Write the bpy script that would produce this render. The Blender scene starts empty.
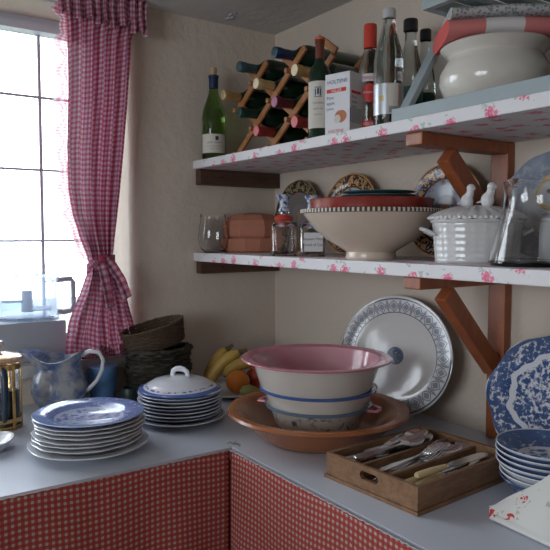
import bpy, math, random
from mathutils import Vector, Matrix, Euler
random.seed(7)
PI = math.pi
C = bpy.context.scene.collection
def R_(d): return math.radians(d)

# ------------------------------------------------------------------ camera
DIST = 2.38; FPX = 650.0; CZ = 1.4
_a = R_(34.6); _d = (-math.cos(_a), math.sin(_a)); _r = (math.sin(_a), math.cos(_a))
CAM = Vector((-DIST*_d[0], -DIST*_d[1], CZ)); _p = math.atan(41/650)
FW = Vector((_d[0]*math.cos(_p), _d[1]*math.cos(_p), -math.sin(_p)))
UP = Vector((_d[0]*math.sin(_p), _d[1]*math.sin(_p), math.cos(_p)))
RT = Vector((_r[0], _r[1], 0))
cd = bpy.data.cameras.new('camera'); cam = bpy.data.objects.new('camera', cd); C.objects.link(cam)
cd.sensor_width = 36; cd.lens = 36*FPX/550; cd.clip_start = .02
cam.matrix_world = Matrix(((RT.x, UP.x, -FW.x, CAM.x), (RT.y, UP.y, -FW.y, CAM.y), (RT.z, UP.z, -FW.z, CAM.z), (0, 0, 0, 1)))
bpy.context.scene.camera = cam
def on(px, py, ax, val):
    """survey helper: the point of the room plane (axis ax = val) sighted at a photo position"""
    q = FW + RT*((px-275)/FPX) + UP*((275-py)/FPX)
    return CAM + q*((val-CAM[ax])/q[ax])
def ground(px, dep, z=.9):
    q = on(px, 234+325/dep, 2, z); return (q.x, q.y)
yawv = math.atan2(_r[1], _r[0])
def face(x, y): return math.atan2(CAM.y-y, CAM.x-x)+PI/2

# ------------------------------------------------------------------ materials
def newmat(name):
    m = bpy.data.materials.new(name); m.use_nodes = True
    nt = m.node_tree; b = nt.nodes['Principled BSDF']
    return m, nt, b
def N(nt, t, **k):
    n = nt.nodes.new(t)
    for a, v in k.items(): setattr(n, a, v)
    return n
def mth(nt, op, a, b=None, c=None, clamp=False):
    n = nt.nodes.new('ShaderNodeMath'); n.operation = op; n.use_clamp = clamp
    for i, v in enumerate((a, b, c)):
        if v is None: continue
        if isinstance(v, (int, float)): n.inputs[i].default_value = v
        else: nt.links.new(v, n.inputs[i])
    return n.outputs[0]
def mixc(nt, fac, a, b):
    n = nt.nodes.new('ShaderNodeMix'); n.data_type = 'RGBA'
    for i, v in ((0, fac), (6, a), (7, b)):
        if isinstance(v, (int, float)): n.inputs[i].default_value = v
        elif isinstance(v, tuple): n.inputs[i].default_value = (*v[:3], 1)
        else: nt.links.new(v, n.inputs[i])
    return n.outputs[2]
def objvec(nt, scale=(1, 1, 1), src='Object'):
    tc = N(nt, 'ShaderNodeTexCoord'); mp = N(nt, 'ShaderNodeMapping'); mp.inputs['Scale'].default_value = scale
    nt.links.new(tc.outputs[src], mp.inputs['Vector']); return mp.outputs[0]
def noise(nt, vec, s, det=3, rough=.5, dist=0):
    n = N(nt, 'ShaderNodeTexNoise'); nt.links.new(vec, n.inputs['Vector'])
    n.inputs['Scale'].default_value = s; n.inputs['Detail'].default_value = det; n.inputs['Roughness'].default_value = rough
    n.inputs['Distortion'].default_value = dist
    return n.outputs[0]
def voro(nt, vec, s, dims='3D', rnd=1.0, out='Distance'):
    n = N(nt, 'ShaderNodeTexVoronoi', voronoi_dimensions=dims); nt.links.new(vec, n.inputs['Vector'])
    n.inputs['Scale'].default_value = s; n.inputs['Randomness'].default_value = rnd
    return n.outputs[out]
def ramp(nt, fac, stops, interp='LINEAR'):
    n = N(nt, 'ShaderNodeValToRGB'); nt.links.new(fac, n.inputs[0]); cr = n.color_ramp; cr.interpolation = interp
    for i, (p, c) in enumerate(stops):
        if isinstance(c, (int, float)): c = (c, c, c)
        e = cr.elements[i] if i < 2 else cr.elements.new(p)
        e.position = p; e.color = (*c, 1)
    return n.outputs[0]
def bump(nt, b, h, strength=.3, dist=.01):
    n = N(nt, 'ShaderNodeBump'); n.inputs['Strength'].default_value = strength; n.inputs['Distance'].default_value = dist
    nt.links.new(h, n.inputs['Height']); nt.links.new(n.outputs[0], b.inputs['Normal'])
def plain(name, col, rough=.5, metal=0, var=.12, vs=30, bmp=0, bs=80, coat=0, spec=.5):
    m, nt, b = newmat(name); v = objvec(nt)
    f = noise(nt, v, vs, 4)
    c = mixc(nt, f, tuple(x*(1-var) for x in col), tuple(min(1, x*(1+var)) for x in col))
    nt.links.new(c, b.inputs['Base Color']); b.inputs['Roughness'].default_value = rough; b.inputs['Metallic'].default_value = metal
    b.inputs['Coat Weight'].default_value = coat; b.inputs['Specular IOR Level'].default_value = spec
    if bmp: bump(nt, b, noise(nt, v, bs, 3), bmp, .004)
    return m
def glass(name, col=(1, 1, 1), rough=0.0, ior=1.45, var=True):
    m, nt, b = newmat(name)
    b.inputs['Base Color'].default_value = (*col, 1); b.inputs['Transmission Weight'].default_value = 1
    b.inputs['IOR'].default_value = ior; b.inputs['Roughness'].default_value = rough
    return m
def wood(name, c1, c2, rough=.55, axis=(1, 1, 8), s=12):
    m, nt, b = newmat(name); v = objvec(nt, axis)
    f = noise(nt, v, s, 5, .6, .6)
    nt.links.new(ramp(nt, f, [(.3, c1), (.7, c2)]), b.inputs['Base Color'])
    b.inputs['Roughness'].default_value = rough; bump(nt, b, f, .15, .002)
    return m
def gingham(name, pitch, dark, mid, light, trans=.3, src='UV', duty=.5, clear=0):
    m, nt, b = newmat(name)
    tc = N(nt, 'ShaderNodeTexCoord'); sp = N(nt, 'ShaderNodeSeparateXYZ'); nt.links.new(tc.outputs[src], sp.inputs[0])
    def st(o): return mth(nt, 'LESS_THAN', mth(nt, 'FRACT', mth(nt, 'MULTIPLY', o, 1/pitch)), duty)
    s = mth(nt, 'MULTIPLY', mth(nt, 'ADD', st(sp.outputs[0]), st(sp.outputs[1])), .5)
    col = ramp(nt, s, [(0, light), (.25, mid), (.75, dark)], 'CONSTANT')
    w = noise(nt, tc.outputs[src], 900, 2)
    col = mixc(nt, mth(nt, 'MULTIPLY', w, .25), col, light)
    nt.links.new(col, b.inputs['Base Color']); b.inputs['Roughness'].default_value = .9; b.inputs['Specular IOR Level'].default_value = .1
    if trans:
        t = N(nt, 'ShaderNodeBsdfTranslucent'); nt.links.new(col, t.inputs[0])
        x = N(nt, 'ShaderNodeMixShader'); x.inputs[0].default_value = trans
        nt.links.new(b.outputs[0], x.inputs[1]); nt.links.new(t.outputs[0], x.inputs[2])
        sh = x.outputs[0]
        if clear:
            tp = N(nt, 'ShaderNodeBsdfTransparent'); y = N(nt, 'ShaderNodeMixShader'); y.inputs[0].default_value = clear
            nt.links.new(sh, y.inputs[1]); nt.links.new(tp.outputs[0], y.inputs[2]); sh = y.outputs[0]
        nt.links.new(sh, nt.nodes['Material Output'].inputs[0])
    return m
def rad(nt, ax, ay):
    v = objvec(nt, (1/ax, 1/ay, 0)); l = N(nt, 'ShaderNodeVectorMath', operation='LENGTH'); nt.links.new(v, l.inputs[0])
    return l.outputs['Value'], v
def transfer(name, base, ink, stops, scale, ax, ay=None, motif=None, rough=.12, hard=10, ink2=None, wob=0):
    """printed pottery: ink coverage by distance from the centre, broken up like an engraved print"""
    ay = ay or ax
    m, nt, b = newmat(name); r, v = rad(nt, ax, ay); o = objvec(nt)
    if wob:
        s0 = N(nt, 'ShaderNodeSeparateXYZ'); nt.links.new(v, s0.inputs[0]); an = mth(nt, 'ARCTAN2', s0.outputs[1], s0.outputs[0])
        inner = mth(nt, 'LESS_THAN', r, .85)
        r = mth(nt, 'ADD', r, mth(nt, 'MULTIPLY', inner, mth(nt, 'MULTIPLY', mth(nt, 'ADD', mth(nt, 'COSINE', mth(nt, 'MULTIPLY', an, 8)), mth(nt, 'MULTIPLY', mth(nt, 'COSINE', mth(nt, 'MULTIPLY', an, 19)), .5)), wob)))
    T = ramp(nt, mth(nt, 'MULTIPLY', r, .8), [(p*.8, c) for p, c in stops], 'CONSTANT')
    n = mth(nt, 'ADD', mth(nt, 'MULTIPLY', noise(nt, o, scale, 4, .65, .8), .75), mth(nt, 'MULTIPLY', voro(nt, o, scale*.8), .3))
    mask = mth(nt, 'MULTIPLY_ADD', mth(nt, 'SUBTRACT', T, n), hard, .5, clamp=True)
    if motif:
        cnt, r0, r1, rows = motif
        sp = N(nt, 'ShaderNodeSeparateXYZ'); nt.links.new(v, sp.inputs[0])
        ang = mth(nt, 'MULTIPLY', mth(nt, 'ARCTAN2', sp.outputs[1], sp.outputs[0]), cnt/(2*PI))
        fr = mth(nt, 'ABSOLUTE', mth(nt, 'SUBTRACT', mth(nt, 'FRACT', ang), .5))
        rr = mth(nt, 'ABSOLUTE', mth(nt, 'MULTIPLY', mth(nt, 'SUBTRACT', r, (r0+r1)/2), 1/(r1-r0)))
        d = mth(nt, 'ADD', mth(nt, 'MULTIPLY', fr, 1.15), rr)
        ringa = mth(nt, 'LESS_THAN', d, .54); hole = mth(nt, 'LESS_THAN', mth(nt, 'ABSOLUTE', mth(nt, 'SUBTRACT', d, .36)), .05)
        fork = mth(nt, 'GREATER_THAN', fr, .44); inr = mth(nt, 'LESS_THAN', rr, .5)
        petals = mth(nt, 'LESS_THAN', mth(nt, 'ABSOLUTE', mth(nt, 'SUBTRACT', mth(nt, 'ADD', fr, mth(nt, 'MULTIPLY', rr, -.55)), .3)), .035)
        k = mth(nt, 'MAXIMUM', mth(nt, 'SUBTRACT', ringa, hole), mth(nt, 'MAXIMUM', fork, petals))
        k = mth(nt, 'MULTIPLY', k, inr)
        mask = mth(nt, 'MAXIMUM', mask, mth(nt, 'MULTIPLY', k, .68))
    ic = mixc(nt, noise(nt, o, scale*.4, 2), ink, ink2 or tuple(min(1, c*1.8+.03) for c in ink))
    nt.links.new(mixc(nt, mask, base, ic), b.inputs['Base Color'])
    b.inputs['Roughness'].default_value = rough; b.inputs['Coat Weight'].default_value = .3; b.inputs['Coat Roughness'].default_value = .05
    return m
def ringmat(name, stops, ax, ay=None, overlay=None, rough=.12, metal=0):
    ay = ay or ax
    m, nt, b = newmat(name); r, v = rad(nt, ax, ay); o = objvec(nt)
    col = ramp(nt, mth(nt, 'MULTIPLY', r, .8), [(p*.8, c) for p, c in stops], 'CONSTANT')
    if overlay:
        for (r0, r1, c2, sc, th) in overlay:
            band = mth(nt, 'MULTIPLY', mth(nt, 'GREATER_THAN', r, r0), mth(nt, 'LESS_THAN', r, r1))
            k = mth(nt, 'MULTIPLY', band, mth(nt, 'LESS_THAN', noise(nt, o, sc, 3, .6, 1.2), th))
            col = mixc(nt, k, col, c2)
    nt.links.new(col, b.inputs['Base Color']); b.inputs['Roughness'].default_value = rough
    return m
def roseprint(name):
    m, nt, b = newmat(name); tc = N(nt, 'ShaderNodeTexCoord'); sp = N(nt, 'ShaderNodeSeparateXYZ'); nt.links.new(tc.outputs['Object'], sp.inputs[0])
    cb = N(nt, 'ShaderNodeCombineXYZ'); nt.links.new(sp.outputs[0], cb.inputs[0]); nt.links.new(mth(nt, 'ADD', sp.outputs[1], sp.outputs[2]), cb.inputs[1])
    v = cb.outputs[0]
    w = N(nt, 'ShaderNodeVectorMath', operation='MULTIPLY_ADD'); nz = N(nt, 'ShaderNodeTexNoise'); nt.links.new(v, nz.inputs['Vector']); nz.inputs['Scale'].default_value = 60
    nt.links.new(nz.outputs['Color'], w.inputs[0]); w.inputs[1].default_value = (.018, .018, 0); nt.links.new(v, w.inputs[2])
    d = voro(nt, w.outputs[0], 15.5, '2D', .65)
    p = mth(nt, 'MULTIPLY', mth(nt, 'LESS_THAN', d, .215), mth(nt, 'LESS_THAN', noise(nt, v, 170, 2), .56))
    deep = mth(nt, 'MULTIPLY', mth(nt, 'LESS_THAN', d, .10), 1.0)
    g = mth(nt, 'MULTIPLY', mth(nt, 'MULTIPLY', mth(nt, 'GREATER_THAN', d, .20), mth(nt, 'LESS_THAN', d, .36)), mth(nt, 'LESS_THAN', noise(nt, v, 75, 2), .42))
    col = mixc(nt, mth(nt, 'MULTIPLY', g, .6), (.74, .72, .74), (.25, .40, .30))
    col = mixc(nt, p, col, (.78, .20, .32)); col = mixc(nt, mth(nt, 'MULTIPLY', deep, .6), col, (.60, .06, .16))
    nt.links.new(col, b.inputs['Base Color']); b.inputs['Roughness'].default_value = .55
    return m

M = {}
def wallmat(name, c, bs=.35):
    m, nt, b = newmat(name); v = objvec(nt)
    f = noise(nt, v, 2.2, 5, .6); g = noise(nt, v, 26, 4, .6)
    col = mixc(nt, f, tuple(x*.9 for x in c), tuple(min(1, x*1.08) for x in c))
    spot = mth(nt, 'MULTIPLY', mth(nt, 'GREATER_THAN', noise(nt, v, 14, 3, .7), .69), .12)
    col = mixc(nt, spot, col, (.25, .2, .17))
    nt.links.new(col, b.inputs['Base Color']); b.inputs['Roughness'].default_value = .85; b.inputs['Specular IOR Level'].default_value = .15
    bump(nt, b, mth(nt, 'ADD', g, mth(nt, 'MULTIPLY', f, 2)), bs, .012); return m
M['wall'] = wallmat('cream plaster', (.655, .562, .475))
M['ceil'] = wallmat('white plaster', (.60, .575, .55), .3)
M['floor'] = wood('floor boards', (.16, .09, .05), (.28, .17, .10), .5, (8, 1, 1), 6)
M['paint'] = plain('window paint', (.55, .56, .62), .4, var=.06)
M['sill'] = plain('sill paint', (.62, .60, .58), .5, var=.06)
M['bar'] = plain('glazing bar', (.46, .42, .50), .5, var=.1)
M['rose'] = roseprint('rose print')
M['counter'] = plain('worktop laminate', (.58, .62, .70), .32, var=.06, vs=3)
M['counteredge'] = plain('edge trim', (.50, .48, .50), .5)
M['brown'] = wood('dark batten', (.055, .028, .018), (.12, .055, .03), .6, (6, 1, 6))
M['redwood'] = wood('red varnished wood', (.24, .065, .025), (.36, .11, .04), .35, (3, 3, 1), 10)
M['rackwood'] = wood('rack pine', (.33, .13, .045), (.50, .22, .08), .5, (3, 3, 3), 20)
M['tray'] = wood('tray wood', (.17, .085, .042), (.30, .165, .085), .55, (2, 6, 8), 10)
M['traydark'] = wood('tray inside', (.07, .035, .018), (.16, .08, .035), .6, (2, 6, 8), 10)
M['greywood'] = plain('grey painted wood', (.32, .38, .40), .45, var=.08)
M['white'] = plain('white glaze', (.72, .72, .72), .12, var=.03, coat=.3)
M['whiteplate'] = plain('white china', (.66, .67, .70), .15, var=.04, coat=.3)
M['cream'] = plain('cream glaze', (.66, .62, .56), .15, var=.04, vs=8, coat=.3)
M['peach'] = plain('buff glaze', (.66, .55, .45), .2, var=.05, vs=8, coat=.2)
M['terra'] = plain('terracotta', (.46, .18, .11), .75, var=.12, vs=14, bmp=.1)
M['terraglaze'] = plain('glazed terracotta', (.33, .105, .03), .25, var=.35, vs=9, coat=.25)
M['reddish'] = plain('red glaze', (.28, .035, .025), .25, var=.3, vs=25, coat=.3)
M['teal'] = plain('teal glaze', (.055, .12, .14), .15, var=.3, vs=20, coat=.5)
M['steel'] = plain('old silver plate', (.88, .87, .85), .2, 1, var=.15, vs=60)
M['brass'] = plain('brass', (.70, .45, .18), .25, 1, var=.1)
M['copper'] = plain('polished copper brass lid', (.85, .62, .42), .22, 1, var=.1)
M['ivory'] = plain('ivory handle', (.66, .52, .28), .35, var=.12, vs=40)
M['black'] = plain('black plastic', (.015, .015, .017), .35)
M['navy'] = plain('dark blue plastic', (.015, .03, .06), .3)
M['greyplastic'] = plain('grey plastic', (.40, .42, .47), .4, var=.03)
M['clear'] = glass('clear glass')
m, nt, b = newmat('clear plastic'); tr = N(nt, 'ShaderNodeBsdfTransparent'); tr.inputs[0].default_value = (.93, .96, 1, 1)
mx = N(nt, 'ShaderNodeMixShader'); lw = N(nt, 'ShaderNodeLayerWeight'); lw.inputs[0].default_value = .25; b.inputs['Base Color'].default_value = (.75, .82, .9, 1); b.inputs['Roughness'].default_value = .15; b.inputs['Transmission Weight'].default_value = 0
t2 = N(nt, 'ShaderNodeBsdfTranslucent'); t2.inputs[0].default_value = (.8, .86, .95, 1); m2 = N(nt, 'ShaderNodeMixShader'); m2.inputs[0].default_value = .5; nt.links.new(b.outputs[0], m2.inputs[1]); nt.links.new(t2.outputs[0], m2.inputs[2])
nt.links.new(mth(nt, 'ADD', mth(nt, 'MULTIPLY', lw.outputs['Facing'], .6), .14), mx.inputs[0]); nt.links.new(tr.outputs[0], mx.inputs[1]); nt.links.new(m2.outputs[0], mx.inputs[2]); nt.links.new(mx.outputs[0], nt.nodes['Material Output'].inputs[0]); M['clearthin'] = m
M['greenglass'] = glass('green glass', (.22, .42, .10))
M['water'] = glass('clear spirit', (.93, .95, .97), 0, 1.33)
M['clearbottle'] = glass('bottle glass', (.80, .86, .86))
m, nt, b = newmat('dark bottle glass'); b.inputs['Base Color'].default_value = (.008, .022, .012, 1); b.inputs['Roughness'].default_value = .06
nt.links.new(mixc(nt, noise(nt, objvec(nt), 8), (.006, .018, .01), (.012, .035, .018)), b.inputs['Base Color']); M['wine'] = m
M['cork'] = plain('cork', (.48, .33, .18), .9, var=.3, vs=200)
M['label'] = plain('cream paper', (.66, .62, .54), .7, var=.05)
M['paperwhite'] = plain('white paper', (.74, .74, .76), .6, var=.03)
M['silverlabel'] = plain('silver label', (.55, .58, .62), .3, .6, var=.1)
M['ink'] = plain('black ink', (.06, .06, .07), .6)
M['inkblue'] = plain('blue ink', (.03, .05, .22), .6)
M['inkred'] = plain('red ink', (.62, .035, .03), .5)
M['inkwhite'] = plain('white ink', (.8, .78, .76), .5)
M['apple_print'] = plain('printed apple', (.50, .17, .08), .6, var=.3, vs=90)
M['redcap'] = plain('red cap', (.58, .05, .03), .35)
M['orangecap'] = plain('orange wax', (.60, .13, .04), .4)
M['brownfoil'] = plain('brown foil', (.16, .035, .02), .3)
M['greycap'] = plain('grey cap', (.50, .50, .52), .35)
M['gold'] = plain('gold foil', (.50, .34, .14), .35, .5, var=.2, vs=60)
M['palegold'] = plain('pale gold foil', (.62, .46, .22), .35, .4, var=.2, vs=60)
M['endpale'] = plain('foil end', (.85, .72, .5), .4)
M['bluefoil'] = plain('blue foil', (.012, .03, .09), .35, .2)
M['greenfoil'] = plain('green foil', (.01, .05, .035), .35, .2)
M['tealfoil'] = plain('slate foil', (.05, .10, .12), .35, .3)
M['redfoil'] = plain('red foil', (.28, .035, .03), .35, .2)
M['pinkend'] = plain('pink foil end', (.68, .16, .18), .4)
M['mauveend'] = plain('mauve foil end', (.42, .14, .24), .4)
M['darkred'] = plain('dark red foil', (.12, .02, .03), .35, .2)
M['banana'] = plain('banana', (.46, .28, .055), .5, var=.3, vs=22)
M['stem'] = plain('dark stem', (.10, .08, .03), .8)
M['orange'] = plain('orange peel', (.70, .20, .02), .45, var=.08, bmp=.3, bs=500)
M['apple'] = plain('apple skin', (.50, .06, .03), .25, var=.4, vs=40)
M['bluewrap'] = plain('blue wrapper', (.03, .12, .42), .25, .3)
M['pear'] = plain('green pear', (.26, .24, .07), .5, var=.2)
M['wicker'] = plain('brown wicker', (.085, .05, .03), .7, var=.45, vs=60)
M['wickerdark'] = plain('dark willow', (.032, .026, .016), .7, var=.5, vs=60)
M['tub'] = plain('blue plastic tub', (.10, .22, .42), .4)
M['darkgreen'] = plain('dark green pot', (.015, .03, .025), .4)
M['ging'] = gingham('curtain gingham', .0155, (.56, .04, .11), (.60, .22, .32), (.70, .64, .74), .42, clear=.085)
M['gingfrill'] = gingham('backlit frill gingham', .0155, (.62, .10, .18), (.72, .38, .46), (.84, .80, .85), .6, clear=.30)  # paler, clearer copy of the curtain gingham; overexposed backlight put into its colour
M['napkinwhite'] = plain('hem tape', (.55, .50, .50), .9)
M['gingskirt'] = gingham('skirt gingham', .0125, (.33, .008, .006), (.37, .045, .03), (.39, .37, .34), .04, duty=.56)
M['checks'] = gingham('wide check cloth', .146, (.62, .05, .04), (.66, .16, .15), (.70, .66, .64), 0)
M['bark'] = plain('pale bark', (.45, .40, .38), .9)
M['leaf'] = plain('dark leaves', (.03, .07, .03), .6)
M['petal'] = plain('red petals', (.42, .03, .03), .6)
M['pink'] = plain('pink enamel', (.60, .19, .27), .15, var=.05, coat=.5)
M['enamel'] = plain('white enamel', (.64, .60, .55), .18, var=.04, vs=6, coat=.4)
M['blueline'] = plain('blue enamel', (.04, .10, .30), .2, coat=.4)
M['greyenamel'] = plain('grey blue enamel rim', (.10, .15, .22), .2, coat=.4)
m, nt, b = newmat('window pane'); tr = N(nt, 'ShaderNodeBsdfTransparent'); gl = N(nt, 'ShaderNodeBsdfGlossy'); gl.inputs['Roughness'].default_value = .02
fr = N(nt, 'ShaderNodeFresnel'); fr.inputs[0].default_value = 1.45; mx = N(nt, 'ShaderNodeMixShader')
nt.links.new(mth(nt, 'MULTIPLY', fr.outputs[0], .6), mx.inputs[0]); nt.links.new(tr.outputs[0], mx.inputs[1]); nt.links.new(gl.outputs[0], mx.inputs[2]); nt.links.new(mx.outputs[0], nt.nodes['Material Output'].inputs[0]); M['pane'] = m
m, nt, b = newmat('grey figured cloth'); v = objvec(nt); k = mth(nt, 'LESS_THAN', voro(nt, v, 150), .42)
nt.links.new(mixc(nt, k, (.50, .50, .50), (.24, .25, .27)), b.inputs['Base Color']); b.inputs['Roughness'].default_value = .9; M['figured'] = m
m, nt, b = newmat('napkin linen'); v = objvec(nt); d = voro(nt, v, 24, rnd=.9)
k = mth(nt, 'MULTIPLY', mth(nt, 'LESS_THAN', d, .27), mth(nt, 'LESS_THAN', noise(nt, v, 110, 2), .50)); g = mth(nt, 'MULTIPLY', mth(nt, 'MULTIPLY', mth(nt, 'GREATER_THAN', d, .3), mth(nt, 'LESS_THAN', d, .5)), mth(nt, 'LESS_THAN', noise(nt, v, 50, 2), .42))
c = mixc(nt, mth(nt, 'MULTIPLY', g, .6), (.68, .67, .64), (.30, .33, .22)); c = mixc(nt, k, c, (.55, .05, .04)); nt.links.new(c, b.inputs['Base Color']); b.inputs['Roughness'].default_value = .9; M['napkin'] = m
WB = (.64, .65, .70); INK = (.035, .07, .26)
M['bluewillow'] = transfer('blue willow print', WB, (.015, .045, .14), [(0, .56), (.60, .56), (.64, .05), (.70, .05), (.715, .60), (.95, .85), (1.0, 0)], 115, .19, .145, ink2=(.06, .13, .30), wob=.022)
M['ovalprint'] = transfer('grey blue border print', (.64, .62, .60), (.05, .08, .13), [(0, .68), (.13, .68), (.135, 1), (.15, 0), (.72, 0), (.735, 1), (.75, .1), (.955, .1), (.965, 1), (.99, 0)], 110, .21, .16, motif=(24, .755, .955, 1))
M['plateblue'] = transfer('soft blue print', (.50, .58, .75), (.10, .17, .42), [(0, .50), (.58, .35), (.62, .66), (.95, .8), (.985, 0)], 70, .1255, ink2=(.22, .32, .58))
M['bowlblue'] = transfer('bowl blue print', WB, (.03, .07, .20), [(0, .52), (.5, .36), (.60, .60), (.90, .66), (.96, 1), (1.0, .2)], 60, .092, ink2=(.12, .20, .38))
M['lidprint'] = transfer('lid print', (.70, .72, .78), (.05, .10, .28), [(0, 0), (.30, 0), (.62, .0), (.76, .5), (.80, 0), (.84, .80), (.93, .85), (.965, 0)], 110, .115)
M['jugprint'] = transfer('jug print', (.50, .50, .52), (.06, .12, .28), [(0, .50), (1.4, .50)], 34, .1, hard=4)
M['bandprint'] = transfer('scroll print', (.42, .40, .35), (.05, .06, .08), [(0, .44), (1.4, .44)], 45, .1)
M['delft'] = transfer('delft print', (.62, .66, .74), (.02, .05, .16), [(0, .5), (1.4, .55)], 90, .1)
M['greyblueplate'] = transfer('grey blue plate print', (.38, .40, .42), (.17, .20, .26), [(0, .3), (.6, .6), (.95, .9), (1, 0)], 70, .12)
GOLD = (.50, .30, .10)
def goldplate(n, R, dark, field):
    return ringmat(n, [(0, GOLD), (.13, field), (.16, (.20, .18, .20)), (.34, field), (.66, dark), (.98, GOLD)], R, overlay=[(.70, .96, GOLD, 60, .50), (.56, .68, (.30, .12, .10), 60, .44), (.02, .13, (.15, .12, .12), 120, .45)])
GOLD = (.30, .22, .11)
M['gold1'] = goldplate('dark green gold plate', .12, (.03, .03, .028), (.17, .165, .15))
GOLD = (.55, .30, .12)
M['gold2'] = goldplate('black orange gold plate', .12, (.05, .03, .03), (.40, .40, .38))
M['gold3'] = goldplate('navy gold plate', .12, (.02, .03, .07), (.34, .39, .45))

# ------------------------------------------------------------------ mesh building
class MB:
    def __init__(s): s.v = []; s.f = []; s.uv = {}; s.mi = []
    def add(s, vs, fs, mi=0, uvs=None):
        o = len(s.v); s.v += [tuple(v) for v in vs]
        for f in fs: s.f.append(tuple(o+i for i in f)); s.mi.append(mi)
        if uvs:
            for i, u in enumerate(uvs): s.uv[o+i] = u
        return s
    def box(s, c, d, rot=None, mi=0, bev=0):
        hx, hy, hz = d[0]/2, d[1]/2, d[2]/2; e = min(bev, hx*.9, hy*.9, hz*.9)
        if e <= 0:
            vs = [Vector((x*hx, y*hy, z*hz)) for x in (-1, 1) for y in (-1, 1) for z in (-1, 1)]
            fs = [(0, 1, 3, 2), (4, 6, 7, 5), (0, 4, 5, 1), (2, 3, 7, 6), (0, 2, 6, 4), (1, 5, 7, 3)]
        else:
            import bmesh
            bm = bmesh.new(); bmesh.ops.create_cube(bm, size=1)
            for v in bm.verts: v.co = Vector((v.co.x*2*hx, v.co.y*2*hy, v.co.z*2*hz))
            bmesh.ops.bevel(bm, geom=list(bm.edges), offset=e, segments=2, affect='EDGES', profile=.6)
            bm.verts.index_update(); vs = [v.co.copy() for v in bm.verts]; fs = [[v.index for v in f.verts] for f in bm.faces]; bm.free()
        if rot is not None: vs = [rot @ v for v in vs]
        c = Vector(c); return s.add([v+c for v in vs], fs, mi)
    def beam(s, a, b, w, h, up=(0, 0, 1), bev=0, mi=0):
        a, b = Vector(a), Vector(b); z = (b-a).normalized(); u = Vector(up)
        x = z.cross(u).normalized(); y = x.cross(z).normalized()
        return s.box((a+b)/2, ((b-a).length, w, h), Matrix((z, x, y)).transposed(), mi, bev)
    def lathe(s, prof, n=48, sx=1, sy=1, mod=None, mi=0, c=(0, 0, 0), a0=0, a1=2*PI):
        full = abs(a1-a0-2*PI) < 1e-6; k = n if full else n+1; vs = []
        for (r, z) in prof:
            for i in range(k):
                t = a0+(a1-a0)*i/n; rr, zz = (r, z) if not mod else mod(t, r, z)
                vs.append((c[0]+rr*math.cos(t)*sx, c[1]+rr*math.sin(t)*sy, c[2]+zz))
        fs = []
        for j in range(len(prof)-1):
            for i in range(n):
                a = j*k+i; b = j*k+(i+1) % k
                if prof[j][0] < 1e-6 and prof[j+1][0] < 1e-6: continue
                fs.append((a, b, b+k, a+k))
        return s.add(vs, fs, mi)
    def tube(s, pts, rs, n=8, mi=0, cap=True, flat=1):
        pts = [Vector(p) for p in pts]
        if isinstance(rs, (int, float)): rs = [rs]*len(pts)
        vs = []; pv = None
        for i, p in enumerate(pts):
            t = (pts[min(i+1, len(pts)-1)]-pts[max(i-1, 0)]).normalized()
            if pv is None:
                pv = t.cross(Vector((0, 0, 1)));
                if pv.length < .1: pv = t.cross(Vector((1, 0, 0)))
            pv = (pv-t*pv.dot(t)).normalized(); q = t.cross(pv)
            for k in range(n):
                a = 2*PI*k/n; vs.append(p+(pv*math.cos(a)+q*math.sin(a)*flat)*rs[i])
        fs = [(j*n+k, j*n+(k+1) % n, (j+1)*n+(k+1) % n, (j+1)*n+k) for j in range(len(pts)-1) for k in range(n)]
        if cap: fs += [tuple(range(n))[::-1], tuple((len(pts)-1)*n+k for k in range(n))]
        return s.add(vs, fs, mi)
    def grid(s, fn, nu, nv, mi=0, uvf=None, thick=0):
        P = [Vector(fn(i/nu, j/nv)) for j in range(nv+1) for i in range(nu+1)]; U = [uvf(i/nu, j/nv) for j in range(nv+1) for i in range(nu+1)] if uvf else None
        fs = [(j*(nu+1)+i, j*(nu+1)+i+1, (j+1)*(nu+1)+i+1, (j+1)*(nu+1)+i) for j in range(nv) for i in range(nu)]
        return s.add(P, fs, mi, U)
    def sphere(s, c, r, sc=(1, 1, 1), n=20, mi=0, rot=None):
        vs = []; m_ = n//2
        for j in range(m_+1):
            p = PI*j/m_
            for i in range(n):
                t = 2*PI*i/n; v = Vector((r*sc[0]*math.sin(p)*math.cos(t), r*sc[1]*math.sin(p)*math.sin(t), -r*sc[2]*math.cos(p)))
                if rot is not None: v = rot @ v
                vs.append(v+Vector(c))
        return s.add(vs, [(j*n+i, j*n+(i+1) % n, (j+1)*n+(i+1) % n, (j+1)*n+i) for j in range(m_) for i in range(n)], mi)
    def build(s, name, mats, parent=None, smooth=True, solid=0, merge=True, loc=None, rot=None):
        me = bpy.data.meshes.new(name); me.from_pydata(s.v, [], s.f); me.validate()
        if not isinstance(mats, (list, tuple)): mats = [mats]
        for m in mats: me.materials.append(m)
        for p, i in zip(me.polygons, s.mi): p.material_index = i; p.use_smooth = smooth
        if s.uv:
            l = me.uv_layers.new(name='UVMap')
            for lp in me.loops: l.data[lp.index].uv = s.uv.get(lp.vertex_index, (0, 0))
        if merge:
            import bmesh
            bm = bmesh.new(); bm.from_mesh(me); bmesh.ops.remove_doubles(bm, verts=bm.verts, dist=1e-6)
            if not s.uv: bmesh.ops.recalc_face_normals(bm, faces=bm.faces)
            bm.to_mesh(me); bm.free()
        if smooth:
            try: me.set_sharp_from_angle(angle=R_(42))
            except Exception: pass
        o = bpy.data.objects.new(name, me); C.objects.link(o)
        if parent: o.parent = parent
        if solid:
            md = o.modifiers.new('thickness', 'SOLIDIFY'); md.thickness = solid; md.offset = 0
        if loc is not None: o.location = loc
        if rot is not None: o.rotation_euler = rot
        return o
def tag(o, label, cat, group=None, kind=None):
    o['label'] = label; o['category'] = cat
    if group: o['group'] = group
    if kind: o['kind'] = kind
    return o
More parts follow.
